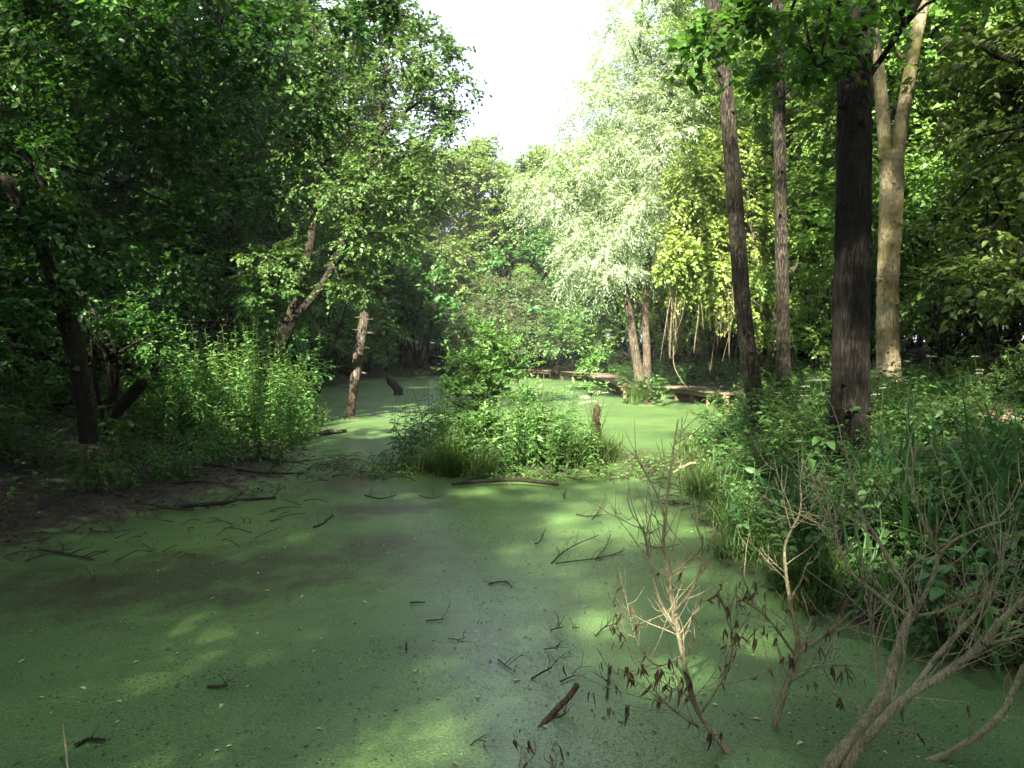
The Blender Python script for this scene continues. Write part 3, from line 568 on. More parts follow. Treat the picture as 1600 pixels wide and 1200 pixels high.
for i, (x, y, s) in enumerate([(8.3, 17.5, .85), (10.5, 14, 1.0), (10, 21, 1.0), (13, 18, 1.1), (11.5, 26, 1.05), (8.8, 30, .95), (15, 12, 1.1), (8, 37, .9), (12, 33, 1.1), (11, 42, 1.1), (17, 23, 1.2), (7.2, 43, .7), (9.5, 10.2, .8), (13, 7.5, 1.0), (18, 38, 1.2),
                               (7.8, 24.5, .6), (7.6, 33.5, .6), (20, 16, 1.2), (19, 30, 1.2), (23, 9, 1.3), (24, 24, 1.3), (15, 28, 1.0), (14, 40, 1.1), (22, 46, 1.3), (27, 35, 1.4), (16, 47, 1.2), (12, 22.5, .8), (16, 3, 1.1), (11.5, 16.5, .7), (7.4, 38.5, .6)]):
    place(wt4, x, y, s, lab_right(wt4, x, y))
for i, (x, y, s) in enumerate([(-11, 1.5, .7), (-4.8, -5.5, .85), (-8.5, -7, 1.0), (-1.2, -7.5, .82), (2.6, -6.5, .78), (6.5, -5, .85), (10.5, 1.5, .7), (-15.5, -2, 1.05), (10.5, -4, .9), (-13, -12, 1.0), (-3.4, -2.6, .62)]):
    place((wt2, wt5, wt1, wt5, wt1, wt5, wt1, wt2, wt1, wt2, wt5)[i], x, y, s, LBB)  # out-of-view trees added to shade the near water and cut skylight
place(wt6, 2.4, -.9, 1.15, LBB)
place(wt6, -.5, -2.6, 1.0, LBB)
place(wt6, 4.6, -2.6, .95, LBB)
for i, (x, y, s, f) in enumerate([(-8.6, 3.0, .55, 1.5), (-4.4, -4.2, .8, 1.25), (4.6, -7.5, .5, 1.7), (6.4, -1.2, .85, 1.4), (-6.2, -2.2, .58, 1.6), (10.6, 3.6, .6, 1.3), (4.2, -8, .9, 1.4), (-1, -11, .95, 1.4)]):
    copy_thing((wt2, wt5, wt5, wt5, wt1, wt5, wt4, wt4)[i], (x, y, max(zg(x, y), -.3) - .05), 1.3 * i, (s * f, s * f, s), LBB)  # wide unseen crowns added to close off sky above the foreground

# understorey bushes
def bush(name, label, seed, leaf, ln, wd, group, h_=3.0, dens=2.2, bark='bark_dark'):
    rng = np.random.default_rng(seed); es = []
    for i in range(7):
        a = rng.uniform(0, 6.28); k = rng.uniform(.2, 1.0); z = rng.uniform(.3, .85) * h_
        es.append((np.array([k * math.cos(a), k * math.sin(a), z]), np.array([.8, .8, .55]) * rng.uniform(.7, 1.1)))
    paths = [(np.array([(0, 0, -.3), (rng.normal(0, .2), rng.normal(0, .2), h_ * .4), (rng.normal(0, .6), rng.normal(0, .6), h_ * .85)]), [.05, .035, .01]) for _ in range(4)]
    return tree(name, label, seed, paths, es, leaf, M[bark], ln, wd, dens=dens, cr=.36, twigs=6, per=8, nlimb=14, twr=.004, sides=6, group=group, cat='bush', low=.1)
BL = 'dense dark bush filling the gap under the shaded trees'
BR = 'green bush at the foot of the wood beyond the raised bank'
bs1 = bush('hazel_bush', BL, 61, M['dark'], .10, .075, 'understorey bushes')
bs2 = bush('dogwood_bush', BR, 63, M['olive'], .10, .07, 'understorey bushes')
bs3 = bush('elder_bush', BL, 65, M['herb'], .11, .06, 'understorey bushes')
for i, (x, y, s) in enumerate([(-6.6, 17.6, 1.05), (-8.2, 14.2, 1.1), (-7.0, 21.0, 1.1), (-7.6, 24.5, 1.1), (-8.2, 27.5, 1.2), (-9.2, 33, 1.4), (-9.2, 39, 1.4), (-5.8, 48.6, 1.5), (-2.2, 49.4, 1.4), (-7.0, 9.6, .9), (-8.5, 11.6, 1.0), (-10.5, 17.5, 1.3), (-6.4, 7.6, .8),
                               (-7.2, 36, 1.1), (-13, 10, 1.5), (-14, 14.5, 1.7), (-13, 19, 1.6), (-15, 22, 1.8), (-13, 28, 1.8), (-17, 31, 2.0), (-20, 12, 2.0), (-21, 22, 2.2), (-18, 17, 2.0), (-12, 5, 1.5), (-16, 8.5, 1.8), (-14, 38, 2.0), (-11, 49, 2.0), (-24, 33, 2.4), (-20, 40, 2.4), (-26, 14, 2.4), (-8.2, 42, 1.5), (-9.4, 20, 1.2), (-6.3, 12.3, .75), (-5.9, 19.6, .8)]):
    place((bs1, bs3)[i % 2], x, y, s, lab_bush(x, y))
for i, (x, y, s) in enumerate([(7.6, 19.5, .9), (8.6, 15.5, .9), (8.6, 22.0, 1.0), (9.4, 12.6, .9), (8.4, 27, 1.0), (7.0, 30.5, 1.0), (7.2, 35, 1.2), (6.6, 39.5, 1.2), (4.6, 47, 1.1), (9.8, 18, 1.1), (11, 11, 1.1), (8.6, 25.5, 1.2), (8.2, 9.6, .7), (1.6, 49.6, 1.2), (13, 15, 1.6), (15, 20, 1.8), (12, 30, 1.8), (13, 36, 2.0), (17, 16, 1.9), (14, 10, 1.6), (18, 27, 2.2), (20, 20, 2.2), (10, 46, 2.0), (16, 42, 2.2), (22, 32, 2.4), (19, 11, 2.0), (23, 15, 2.4)]):
    place(bs2, x, y, s, lab_bush(x, y))

for i, dg in enumerate(range(-54, 56, 4)):
    rd = 40 + 5 * math.sin(i * 2.1); x, y = rd * math.sin(R(dg)), 4 + rd * math.cos(R(dg)) * (1.25 if abs(dg) < 25 else 1.0)
    place((bs1, bs2, bs3)[i % 3], x, y, 3.4, lab_bush(x, y), z=zg(x, y) - 2.0)
    x2, y2 = x * .8 + 1.5 * math.sin(i * 5), 4 + (y - 4) * .8
    if abs(dg) > 13: place((bs2, bs3, bs1)[i % 3], x2, y2, 2.2, lab_bush(x2, y2), z=zg(x2, y2) - 1.3)
for i, (x, y) in enumerate([(-7.4, 30), (-8.6, 35.5), (-8.8, 38), (-8, 44), (-6.6, 47), (-4.4, 49), (-.6, 50), (-9.6, 45), (-10, 29), (-11, 33), (-10.5, 40.5), (3, 49), (-2.8, 52), (-7, 51)]):
    place((bs1, bs3)[i % 2], x, y, 1.35, lab_bush(x, y))
for i, (x, y) in enumerate([(8.4, 13.6), (9.2, 16.6), (10.6, 15.6), (12, 13), (9, 20.4), (10.6, 18.8), (12.5, 21), (11, 23.6), (14.5, 24), (13.6, 17.4)]):
    place(bs2, x, y, 1.2, lab_bush(x, y))

rt = random.Random(77)
for i in range(56):
    x, y = (rt.uniform(9.5, 26), rt.uniform(11, 46)) if i % 2 else (rt.uniform(-26, -10.5), rt.uniform(8, 46))
    place((bs1, bs2, bs3)[i % 3] if i % 2 == 0 else bs2, x, y, rt.uniform(1.1, 1.6), lab_bush(x, y), z=zg(x, y) - .9)

# ------------------------------------------------------------------ dead snag, stumps, logs
def lumpy(mb, pts, rad, rng, sides=14, n=40, rough=.06, ridges=0.0):
    p = spline(pts, n); base_r = np.interp(np.linspace(0, 1, n), np.linspace(0, 1, len(rad)), rad)
    tube(mb, p, base_r, sides, rng, rough)
rng = np.random.default_rng(77)
b0 = P(548, 652, 20.8); sn = thing('dead_snag', 'broken bare grey-brown dead trunk with stubby knots standing in the pond', 'dead tree', b0)
sp_pts = spline([P(545, 668, 20.8) - b0, P(548, 645, 20.8) - b0, P(553, 608, 20.8) - b0, P(559, 565, 20.8) - b0, P(566, 520, 20.8) - b0, P(569.5, 497, 20.8) - b0, P(569, 487, 20.8) - b0], 64)
sr_ = np.interp(np.linspace(0, 1, 64), [0, .1, .2, .30, .36, .5, .75, .9, .96, 1], [.15, .135, .12, .095, .11, .12, .115, .11, .08, .02])
def grooved(mb, p, r, rng, sides=20):
    m_ = len(p); a = np.arange(sides) * 2 * math.pi / sides; ridge = rng.normal(0, .10, sides); ring = np.convolve(rng.normal(0, .05, m_ + 4), np.ones(3) / 3, 'same')[2:-2]
    tw_ = rng.normal(0, .05, (m_, sides)); rr = r[:, None] * (1 + ridge[None] + ring[:, None] + tw_)
    V = p[:, None, :] + rr[..., None] * np.stack([np.cos(a), np.sin(a), 0 * a], -1)[None]
    ix = np.arange(m_ * sides).reshape(m_, sides); nx = np.roll(ix, -1, 1); V = np.vstack([V.reshape(-1, 3), p[-1] + UP * .05])
    mb.add(V, np.stack([ix[:-1], nx[:-1], nx[1:], ix[1:]], -1).reshape(-1, 4), np.stack([ix[-1], nx[-1], np.full(sides, len(V) - 1)], -1))
mb = MB(); grooved(mb, sp_pts[19:], sr_[19:], rng); mb.build('trunk', M['snag'], sn)
mb = MB(); grooved(mb, sp_pts[:21], sr_[:21] * .97, rng); mb.build('rotten_foot', M['rotten'], sn)
for (px, py, dx, dy) in [(573, 499, 16, -1), (564, 496, -10, 0), (574, 520, 10, 1), (562, 517, -12, -2), (571, 543, 8, 2), (558, 542, -6, 1), (568, 555, 8, -2), (566, 582, 8, 1), (553, 580, -12, 0), (556, 600, -8, 1)]:
    k = MB(); a = P(px, py, 20.75) - b0; b_ = P(px + dx, py + dy, 20.6 + .3 * rng.random()) - b0
    tube(k, spline([a, (a + b_) / 2 + rng.normal(0, .01, 3), b_], 5), [.028, .02, .008], 6, rng, .08); k.build('knot_stub', M['snag'], sn)

def log(name, label, cat, pts, rad, mat, seed, group=None, twigs=0, tl=.3, rough=.05, sides=8, twr=.006, n=18, up=.5):
    rg = np.random.default_rng(seed); pts = np.array(pts); b = pts[0].copy(); b[2] = pts[:, 2].min()
    mb = MB(); p = spline(pts, n); tube(mb, p - b, rad, sides, rg, rough)
    a0 = p[0] - b; k = len(mb.v[0]); 
    mb.add(np.vstack([mb.v[0][:sides], a0 - (p[1] - p[0]) * .1]), None, [(i, sides, (i + 1) % sides) for i in range(sides)])
    t = None
    if twigs == 0:
        o_ = mb.build(name, mat, None, True); o_.location = b; return tag(o_, label, cat, group)
    t = thing(name, label, cat, b, group); mb.build('stem', mat, t, True)
    for i in range(twigs):
        j = rg.integers(2, n - 1); d_ = unit((p[j] - p[j - 1]) + rg.normal(0, .8, 3) * np.linalg.norm(p[j] - p[j - 1]) + np.array([0, 0, up * np.linalg.norm(p[j] - p[j - 1])]))
        L_ = tl * rg.uniform(.4, 1.2); e = p[j] + d_ * L_; e[2] = max(e[2], .004); q = MB(); mid = p[j] + d_ * L_ * .5 + rg.normal(0, .08, 3) * L_
        tube(q, spline([p[j] - b, mid - b, e - b], 6), [twr, twr * .7, twr * .3], 5, rg, .05)
        if rg.random() < .6:
            e2 = mid + unit(d_ + rg.normal(0, .7, 3)) * L_ * .45; tube(q, [mid - b, (mid + e2) / 2 - b, e2 - b], [twr * .6, twr * .25], 4)
        q.build('twig', mat, t)
    return t
def zup(px, py, dz): g = G(px, py, 0.0); g[2] += dz; return g
log('floating_log', 'long thin dark log lying along the front of the plant island', 'log', [zup(706, 762, .05), zup(760, 759, .07), zup(815, 760, .09), zup(872, 764, .06)], [.022, .032, .03, .026], M['wet'], 101)
log('rotten_post', 'short red-brown rotten post among the sedge on the island edge', 'post', [P(931, 690, 14.2), P(931, 660, 14.2), P(932, 645, 14.2), P(934, 634, 14.2)], [.09, .08, .075, .05], M['rotten'], 102, rough=.12)
log('leaning_stump', 'black leaning broken stump standing in far shaded duckweed', 'stump', [P(626, 628, 30), P(618, 605, 30), P(606, 588, 30.4)], [.15, .19, .10], M['wet'], 103, rough=.22, n=9, twigs=3, tl=.4, twr=.02)
log('broken_stump', 'broken stump with orange torn wood beside the dark leaning trunk', 'stump', [P(134, 640, 9.6), P(126, 560, 9.6), P(119, 520, 9.6), P(116, 492, 9.6)], [.11, .08, .07, .02], M['rotten'], 104, rough=.12)
log('sawn_branch', 'thick dark cut branch sticking up from the shaded bank into nettles', 'branch', [P(176, 650, 10.2), P(205, 618, 10.2), P(226, 596, 10.2)], [.08, .075, .07], M['bark_dark'], 105, rough=.05)
log('driftwood', 'pale flat piece of driftwood resting on weed near the snag', 'log', [zup(493, 682, .03), zup(515, 679, .05), zup(541, 676, .04)], [.05, .07, .03], M['snag'], 106, rough=.1)
for i, (pts, r_, lb) in enumerate([
    ([(282, 801), (340, 792), (390, 783), (431, 780)], .03, 'long dark branch lying along the muddy shore edge'),
    ([(60, 866), (100, 868), (146, 877)], .016, 'thin forked dark branch reaching from mud into the weed'),
    ([(270, 768), (320, 765), (372, 770)], .018, 'thin pale branch lying flat on the leafy mud'),
    ([(330, 742), (400, 748), (470, 744)], .022, 'dark stick lying across wet mud below the nettles'),
    ([(180, 792), (240, 800), (300, 803)], .016, 'short black stick half sunk in the muddy bank'),
    ([(400, 722), (450, 727), (520, 716)], .018, 'dark branch crossing the muddy channel beside the island')]):
    log('shore_branch', lb, 'branch', [zup(px, py, 0) + np.array([0, 0, max(.02, zg(*G(px, py)[:2]) + .03)]) for px, py in pts], [r_, r_ * .8, r_ * .5], M['wet'], 110 + i, twigs=5, tl=.35, twr=.007)
SG = 'twigs standing out of the duckweed'
log('thick_stick', 'stout red-brown curved stick poking up through the duckweed', 'stick', [zup(838, 1140, -.02), P(868, 1110, 4.15), P(888, 1090, 4.2), P(902, 1070, 4.22)], [.016, .018, .016, .017], M['redstick'], 120, rough=.06)
log('tall_twig', 'tall hair-thin twig rising beside the stout red-brown stick', 'twig', [zup(888, 1102, -.02), P(903, 1060, 4.4), P(910, 1030, 4.45), P(915, 1002, 4.45)], [.004, .003, .002], M['twig'], 121)
log('dead_reed', 'single pale dead reed stem leaning out of dark near duckweed', 'reed', [zup(107, 1215, 0), P(103, 1170, 3.7), P(98, 1130, 3.75)], [.006, .005, .004], M['twig'], 122)
TWL = 'small dark twig lying half sunk in the duckweed'
for i, (pts, r_, tw_, up_) in enumerate([
    ([(861, 881), (880, 868), (905, 858), (935, 850)], .012, 9, .8), ([(868, 882), (900, 878), (940, 873), (975, 862)], .01, 9, .6), ([(930, 875), (945, 862), (955, 845)], .009, 5, 1.0),
    ([(763, 915), (780, 911), (793, 912), (800, 919)], .011, 4, .4), ([(900, 805), (920, 808), (940, 806)], .016, 4, .5), ([(925, 812), (938, 800), (948, 782)], .012, 3, 1.0), ([(778, 1033), (790, 1043), (806, 1054)], .008, 3, .6),
    ([(948, 1093), (950, 1078), (951, 1058)], .012, 3, 1.2), ([(860, 985), (872, 990), (880, 996)], .008, 4, 1.0), ([(895, 980), (900, 990), (906, 997)], .006, 2, 1.0), ([(930, 995), (945, 990), (965, 994)], .009, 6, 1.2),
    ([(850, 1015), (866, 1022), (872, 1035)], .006, 3, 1.0), ([(830, 1062), (848, 1060), (862, 1062)], .012, 3, 1.0), ([(875, 1068), (888, 1062), (900, 1058)], .008, 2, .5), ([(665, 972), (680, 971), (692, 970)], .009, 3, .4),
    ([(490, 825), (503, 820), (520, 806)], .018, 3, .6), ([(570, 775), (595, 780), (620, 774)], .016, 6, .6), ([(640, 944), (652, 943), (664, 944)], .012, 0, .2), ([(635, 1018), (635, 1012), (635, 1005)], .012, 0, .2),
    ([(836, 850), (843, 853), (850, 846)], .012, 4, 1.0), ([(880, 772), (882, 780), (884, 764)], .014, 0, .2), ([(960, 800), (965, 808), (972, 815)], .008, 5, 1.2), ([(860, 1124), (880, 1130), (886, 1118)], .008, 3, 1.2),
    ([(143, 905), (150, 915), (155, 930)], .008, 2, .8), ([(325, 1075), (342, 1076), (356, 1074)], .016, 3, .4),
    ([(118, 1168), (140, 1158), (165, 1160)], .018, 4, .3), ([(700, 1000), (715, 1002), (728, 998)], .006, 3, .5), ([(1150, 880), (1165, 872), (1180, 876)], .008, 3, .5), ([(655, 775), (672, 780), (690, 776)], .01, 3, .5),
    ([(1000, 850), (1030, 858), (1062, 852)], .008, 4, .6), ([(735, 1168), (745, 1160), (760, 1162)], .006, 2, .4)]):
    log('pond_twig', TWL, 'twig', [zup(px, py, .004 + (.07 * up_ * (j / 2) if up_ > .7 else .008)) for j, (px, py) in enumerate(pts)], [r_ * .6, r_ * .5, r_ * .3], M['wet'], 130 + i, group=SG, twigs=tw_, tl=.15, twr=.0026, up=up_)

# ------------------------------------------------------------------ boardwalk
bw = thing('boardwalk', 'weathered wooden boardwalk on posts along the far pond edge', 'boardwalk', (4.5, 30, 0))
BO = np.array([4.5, 30, 0.0]); rng = np.random.default_rng(88)
def box_mesh(name, sx_, sy_, sz_, mat):
    mb = MB(); b = min(sx_, sy_, sz_) * .12; V = []
    x, y, z = sx_ / 2, sy_ / 2, sz_ / 2
    V = [(-x + b, -y + b, -z), (x - b, -y + b, -z), (x - b, y - b, -z), (-x + b, y - b, -z), (-x, -y, -z + b), (x, -y, -z + b), (x, y, -z + b), (-x, y, -z + b),
         (-x, -y, z - b), (x, -y, z - b), (x, y, z - b), (-x, y, z - b), (-x + b, -y + b, z), (x - b, -y + b, z), (x - b, y - b, z), (-x + b, y - b, z)]
    q = [(3, 2, 1, 0), (12, 13, 14, 15)]
    for k in (0, 4, 8): q += [(k + i, k + (i + 1) % 4, k + 4 + (i + 1) % 4, k + 4 + i) for i in range(4)]
    mb.add(V, q); return mb.mesh(name, mat)
def section(a, b, wdt, z, post_gap, fascia=True):
    a = np.array(a, float); b = np.array(b, float); Ld = np.linalg.norm(b - a); u = (b - a) / Ld; ang = math.atan2(u[1], u[0]); nrm = np.array([-u[1], u[0]])
    pm_ = box_mesh('plank', .138, wdt, .04, M['plank']); nP = int(Ld / .15)
    for i in range(nP):
        c = a + u * (.075 + i * Ld / nP); o_ = link('plank', pm_, bw)
        o_.location = (c[0] - BO[0], c[1] - BO[1], z - .02 + rng.normal(0, .004)); o_.rotation_euler = (rng.normal(0, .006), rng.normal(0, .01), ang + rng.normal(0, .012))
    bm_ = box_mesh('beam', Ld, .07, .12, M['timber'])
    for s_ in (-1, 0, 1):
        c = (a + b) / 2 + nrm * s_ * (wdt / 2 - .12); o_ = link('beam', bm_, bw); o_.location = (c[0] - BO[0], c[1] - BO[1], z - .105 + (.002 * s_)); o_.rotation_euler = (0, 0, ang)
    ph = z + .55; po = box_mesh('post', .13, .13, ph, M['timber'])
    for i in range(int(Ld / post_gap) + 1):
        for s_ in (-1, 1):
            c = a + u * min(Ld - .1, .1 + i * post_gap) + nrm * s_ * (wdt / 2 - .23); o_ = link('post', po, bw)
            o_.location = (c[0] - BO[0], c[1] - BO[1], z - .06 - ph / 2); o_.rotation_euler = (0, 0, ang + rng.normal(0, .1))
section((7.0, 24.1), (5.82, 28.5), 1.3, .44, 1.1)
section((4.5, 28.3), (4.45, 38.4), 1.3, .43, .62)
section((4.62, 39.3), (3.0, 42.4), 1.25, .45, 1.1)
section((2.5, 43.6), (.6, 46.0), 1.2, .44, 1.1)

# ------------------------------------------------------------------ hanging climber stems
hv = thing('hanging_climber', 'bundle of pale bare climber stems hanging in front of the sunlit tangle', 'climber', P(1050, 430, 20.5)); hb = P(1050, 430, 20.5); rng = np.random.default_rng(90)
for i in range(36):
    if i < 15: x0, x1, y0, y1 = rng.normal(1053, 9), rng.normal(1049, 7), rng.uniform(380, 440), rng.uniform(490, 565)
    else: x0 = rng.uniform(1060, 1150); x1 = x0 + rng.normal(0, 10); y0 = rng.uniform(360, 450); y1 = rng.uniform(470, 575)
    d0 = 21.7 + rng.normal(0, .3); a = P(x0, y0, d0 + .5); c = P(x1, y1, d0); mid = (a + c) / 2 + rng.normal(0, .12, 3); e2 = c + np.array([rng.normal(0, .15), rng.normal(0, .1), .12])
    mb = MB(); tube(mb, spline([a - hb, mid - hb, c - hb, e2 - hb] if i % 3 == 0 else [a - hb, mid - hb, c - hb], 12), list(np.array([.0045, .0038, .0024]) * rng.uniform(.6, 1.4)), 5); mb.build('stem', M['vinewood'], hv, True)
mb = MB(); tube(mb, spline([P(1052, 540, 21.6) - hb, P(1053, 570, 21.6) - hb, P(1062, 590, 21.5) - hb, P(1075, 608, 21.5) - hb], 10), [.009, .008, .006], 5); mb.build('stem', M['vinewood'], hv, True)

# ------------------------------------------------------------------ foreground dead shrubs
def dead_shrub(name, label, seed, stems, twn=5, tl=.3, leaf_n=0, twr=.0028, subtw=3, mat='deadwood'):
    rg = np.random.default_rng(seed); b = G(*stems[0][0][0][:2]) if stems[0][0][0][1] > 900 else P(*stems[0][0][0]); b[2] = min(b[2], 0)
    t = thing(name, label, 'dead shrub', b); tips = []
    for si, (pix, r0, r1) in enumerate(stems):
        pts = [P(*p) for p in pix]; p = spline(pts, max(12, len(pts) * 4)); mb = MB(); tube(mb, p - b, [r0, (r0 * .6 + r1 * .4), r1], 9, rg, .05); 
        o_ = mb.build('stem', M[mat], t, True)
        m_ = len(p); Ls = np.linalg.norm(p[-1] - p[0]); kk = max(3, int(1.6 * twn * Ls / .5 * (.55 if p[:, 2].mean() > .95 else 1)))
        tgs = unit(np.gradient(p, axis=0))
        for j in range(kk):
            i = int(m_ * rg.uniform(.25, 1.0)) - 1; i = max(2, i)
            d_ = unit(tgs[i] + rg.normal(0, .62, 3) + np.array([0, 0, .15])); L_ = tl * rg.uniform(.5, 1.7)
            a = p[i]; q = [a]; dd = d_.copy()
            for k in range(5): dd = unit(dd + rg.normal(0, .13, 3) + np.array([0, 0, .07])); q.append(q[-1] + dd * L_ / 5)
            q = np.array(q); mb = MB(); rb = min(r1 * .9 + .001, twr * rg.uniform(.9, 1.7)); tube(mb, spline(q, 9) - b, [rb, rb * .75, rb * .4], 5, rg, .04); tips += [q[-1], q[3]]
            for k in range(rg.integers(1, subtw + 1)):
                s_ = q[rg.integers(1, 5)]; d2 = unit(dd + rg.normal(0, .7, 3)); l2 = L_ * rg.uniform(.2, .55)
                e = s_ + d2 * l2; mm = s_ + d2 * l2 * .5 + np.array([0, 0, -.01]); e = e + np.array([0, 0, .06 * l2 / .2])
                tube(mb, spline([s_ - b, mm - b, e - b], 6), [rb * .6, rb * .5, rb * .3], 4); tips.append(e)
            mb.build('twig', M['twig'] if rg.random() < .6 else M[mat], t)
    if leaf_n:
        lms = []; lowtips = [q_ for q_ in tips if q_[2] < .85]
        for v in range(5):
            mb = MB(); k = 1 if v < 3 else 2
            for z_ in range(k):
                aa = rg.uniform(0, 6.28); L_ = rg.uniform(.06, .11)
                n_ = 5; tt = np.linspace(0, 1, n_); w_ = .009 * np.sin(np.pi * (tt * .9 + .08)) + .0012
                c = np.stack([.012 * np.sin(3 * tt + aa), .012 * np.cos(2 * tt + aa), -L_ * tt], -1); sd_ = np.array([math.cos(aa), math.sin(aa), 0]); nn = np.array([-math.sin(aa), math.cos(aa), 0])
                V = np.concatenate([c + sd_ * w_[:, None] + nn * w_[:, None] * .6, c, c - sd_ * w_[:, None] + nn * w_[:, None] * .6])
                q = [(i, i + 1, n_ + i + 1, n_ + i) for i in range(n_ - 1)] + [(n_ + i, n_ + i + 1, 2 * n_ + i + 1, 2 * n_ + i) for i in range(n_ - 1)]
                mb.add(V, q, tint=rg.random())
            lms.append(mb.mesh('dead_leaf', M['dead_leaf']))
        for i in range(leaf_n):
            tp = lowtips[rg.integers(0, len(lowtips))]; o_ = link('dead_leaf', lms[rg.integers(0, 5)], t); o_.location = tuple(tp - b); o_.rotation_euler = (rg.normal(0, .35), rg.normal(0, .35), rg.uniform(0, 6.28)); s_ = rg.uniform(.5, 1.0); o_.scale = (s_ * .8, s_ * .8, s_)
    return t
dead_shrub('dead_willow_shrub', 'upright bare shrub hung with shrivelled brown leaves, rooted in duckweed', 201, [
    ([(1150, 1205, 3.72), (1144, 1185, 3.74), (1121, 1154, 3.78), (1090, 1110, 3.85), (1073, 1056, 3.9), (1066, 1020, 3.95), (1055, 970, 4.0)], .017, .011),
    ([(1060, 985, 3.98), (1048, 920, 4.02), (1037, 855, 4.05), (1040, 810, 4.1), (1047, 742, 4.15), (1054, 690, 4.2), (1060, 655, 4.2)], .012, .0028),
    ([(1052, 975, 4.0), (1030, 937, 4.1), (1017, 885, 4.15), (1009, 845, 4.2), (1005, 822, 4.2)], .009, .005),
    ([(1052, 970, 4.0), (1048, 905, 3.95), (1065, 885, 3.9), (1095, 858, 3.85), (1098, 835, 3.8)], .007, .003),
    ([(1050, 960, 4.0), (1075, 930, 3.9), (1092, 895, 3.85), (1096, 860, 3.8)], .008, .003),
    ([(1040, 812, 4.1), (1030, 780, 4.2), (1012, 745, 4.3), (997, 720, 4.3)], .006, .003),
    ([(1065, 1025, 3.9), (1030, 1040, 3.8), (1005, 1020, 3.7), (990, 990, 3.65)], .005, .002),
    ([(1095, 1115, 3.85), (1130, 1060, 3.8), (1145, 1010, 3.75), (1140, 960, 3.7)], .006, .002),
    ([(1120, 1150, 3.8), (1080, 1130, 3.65), (1040, 1100, 3.55), (1000, 1090, 3.5)], .005, .002)], twn=6, tl=.26, leaf_n=140, twr=.0026)
dead_shrub('dead_forked_shrub', 'small pale forked dead bush standing in weed between the taller bare shrubs', 202, [
    ([(1198, 1160, 4.0), (1205, 1148, 4.0), (1219, 1104, 4.0), (1235, 1056, 4.0), (1246, 1019, 4.0)], .019, .014),
    ([(1246, 1022, 4.0), (1246, 992, 4.0), (1237, 952, 4.05), (1229, 901, 4.1), (1227, 851, 4.15), (1249, 803, 4.2), (1252, 770, 4.2)], .013, .004),
    ([(1246, 1020, 4.0), (1276, 1002, 3.95), (1310, 975, 3.9), (1330, 955, 3.85)], .012, .006),
    ([(1243, 1025, 4.0), (1215, 985, 3.9), (1192, 959, 3.85), (1151, 932, 3.8)], .008, .004),
    ([(1252, 1012, 4.0), (1260, 990, 4.1), (1268, 965, 4.2)], .009, .005),
    ([(1236, 1052, 4.0), (1280, 1040, 4.1), (1330, 1040, 4.2)], .007, .003)], twn=5, tl=.26, leaf_n=70, twr=.0024)
dead_shrub('dead_branching_shrub', 'large grey bare shrub with spreading limbs in front of the iris leaves', 203, [
    ([(1285, 1225, 3.6), (1303, 1188, 3.6), (1347, 1137, 3.62), (1380, 1087, 3.65), (1397, 1036, 3.7), (1411, 989, 3.72), (1424, 962, 3.75)], .034, .019),
    ([(1424, 964, 3.75), (1391, 945, 3.8), (1357, 918, 3.85), (1330, 894, 3.9), (1310, 850, 3.95), (1300, 817, 4.0), (1290, 780, 4.0)], .011, .004),
    ([(1425, 960, 3.75), (1415, 920, 3.85), (1397, 888, 3.9), (1370, 840, 4.0), (1347, 803, 4.05), (1330, 740, 4.1), (1318, 690, 4.15)], .013, .004),
    ([(1426, 962, 3.75), (1438, 942, 3.72), (1455, 908, 3.7), (1465, 867, 3.7), (1455, 840, 3.7), (1437, 803, 3.7), (1425, 745, 3.7), (1432, 700, 3.7)], .013, .004),
    ([(1465, 868, 3.7), (1490, 845, 3.65), (1520, 830, 3.6), (1560, 815, 3.55)], .007, .003),
    ([(1424, 963, 3.75), (1470, 955, 3.7), (1520, 935, 3.65), (1565, 925, 3.6)], .008, .003),
    ([(1318, 1205, 3.58), (1347, 1164, 3.55), (1380, 1124, 3.5), (1424, 1083, 3.5), (1465, 1060, 3.5), (1499, 1036, 3.5), (1536, 1006, 3.48), (1559, 975, 3.46), (1600, 938, 3.44), (1660, 890, 3.4)], .024, .012),
    ([(1424, 1083, 3.5), (1461, 1029, 3.55), (1495, 992, 3.58), (1529, 952, 3.6), (1559, 901, 3.62), (1564, 881, 3.62), (1556, 857, 3.62)], .013, .005),
    ([(1536, 1006, 3.48), (1570, 1000, 3.5), (1605, 990, 3.5), (1650, 985, 3.5)], .008, .004),
    ([(1380, 1090, 3.65), (1368, 1040, 3.75), (1365, 990, 3.85), (1350, 930, 3.95)], .007, .003)], twn=7, tl=.30, leaf_n=8, twr=.0026)
log('fallen_limb', 'low thick bare limb curving out of the weed under the grey shrub', 'branch', [P(1325, 1196, 3.75), P(1380, 1196, 3.72), P(1431, 1194, 3.7), P(1482, 1177, 3.68), P(1532, 1146, 3.66), P(1566, 1114, 3.66), P(1583, 1080, 3.68), P(1600, 1040, 3.7)], [.015, .016, .016, .013], M['deadwood'], 204, twigs=8, tl=.25, twr=.003, n=30)
dead_shrub('dead_twig_clump', 'little clump of dead twigs with dark curled leaves in open duckweed', 205, [
    ([(803, 1225, 3.6), (812, 1190, 3.6), (815, 1165, 3.6)], .005, .003), ([(815, 1205, 3.6), (830, 1185, 3.6), (838, 1170, 3.55)], .004, .002), ([(863, 1215, 3.6), (868, 1195, 3.6), (870, 1175, 3.6)], .004, .002)], twn=8, tl=.08, leaf_n=9, twr=.002)

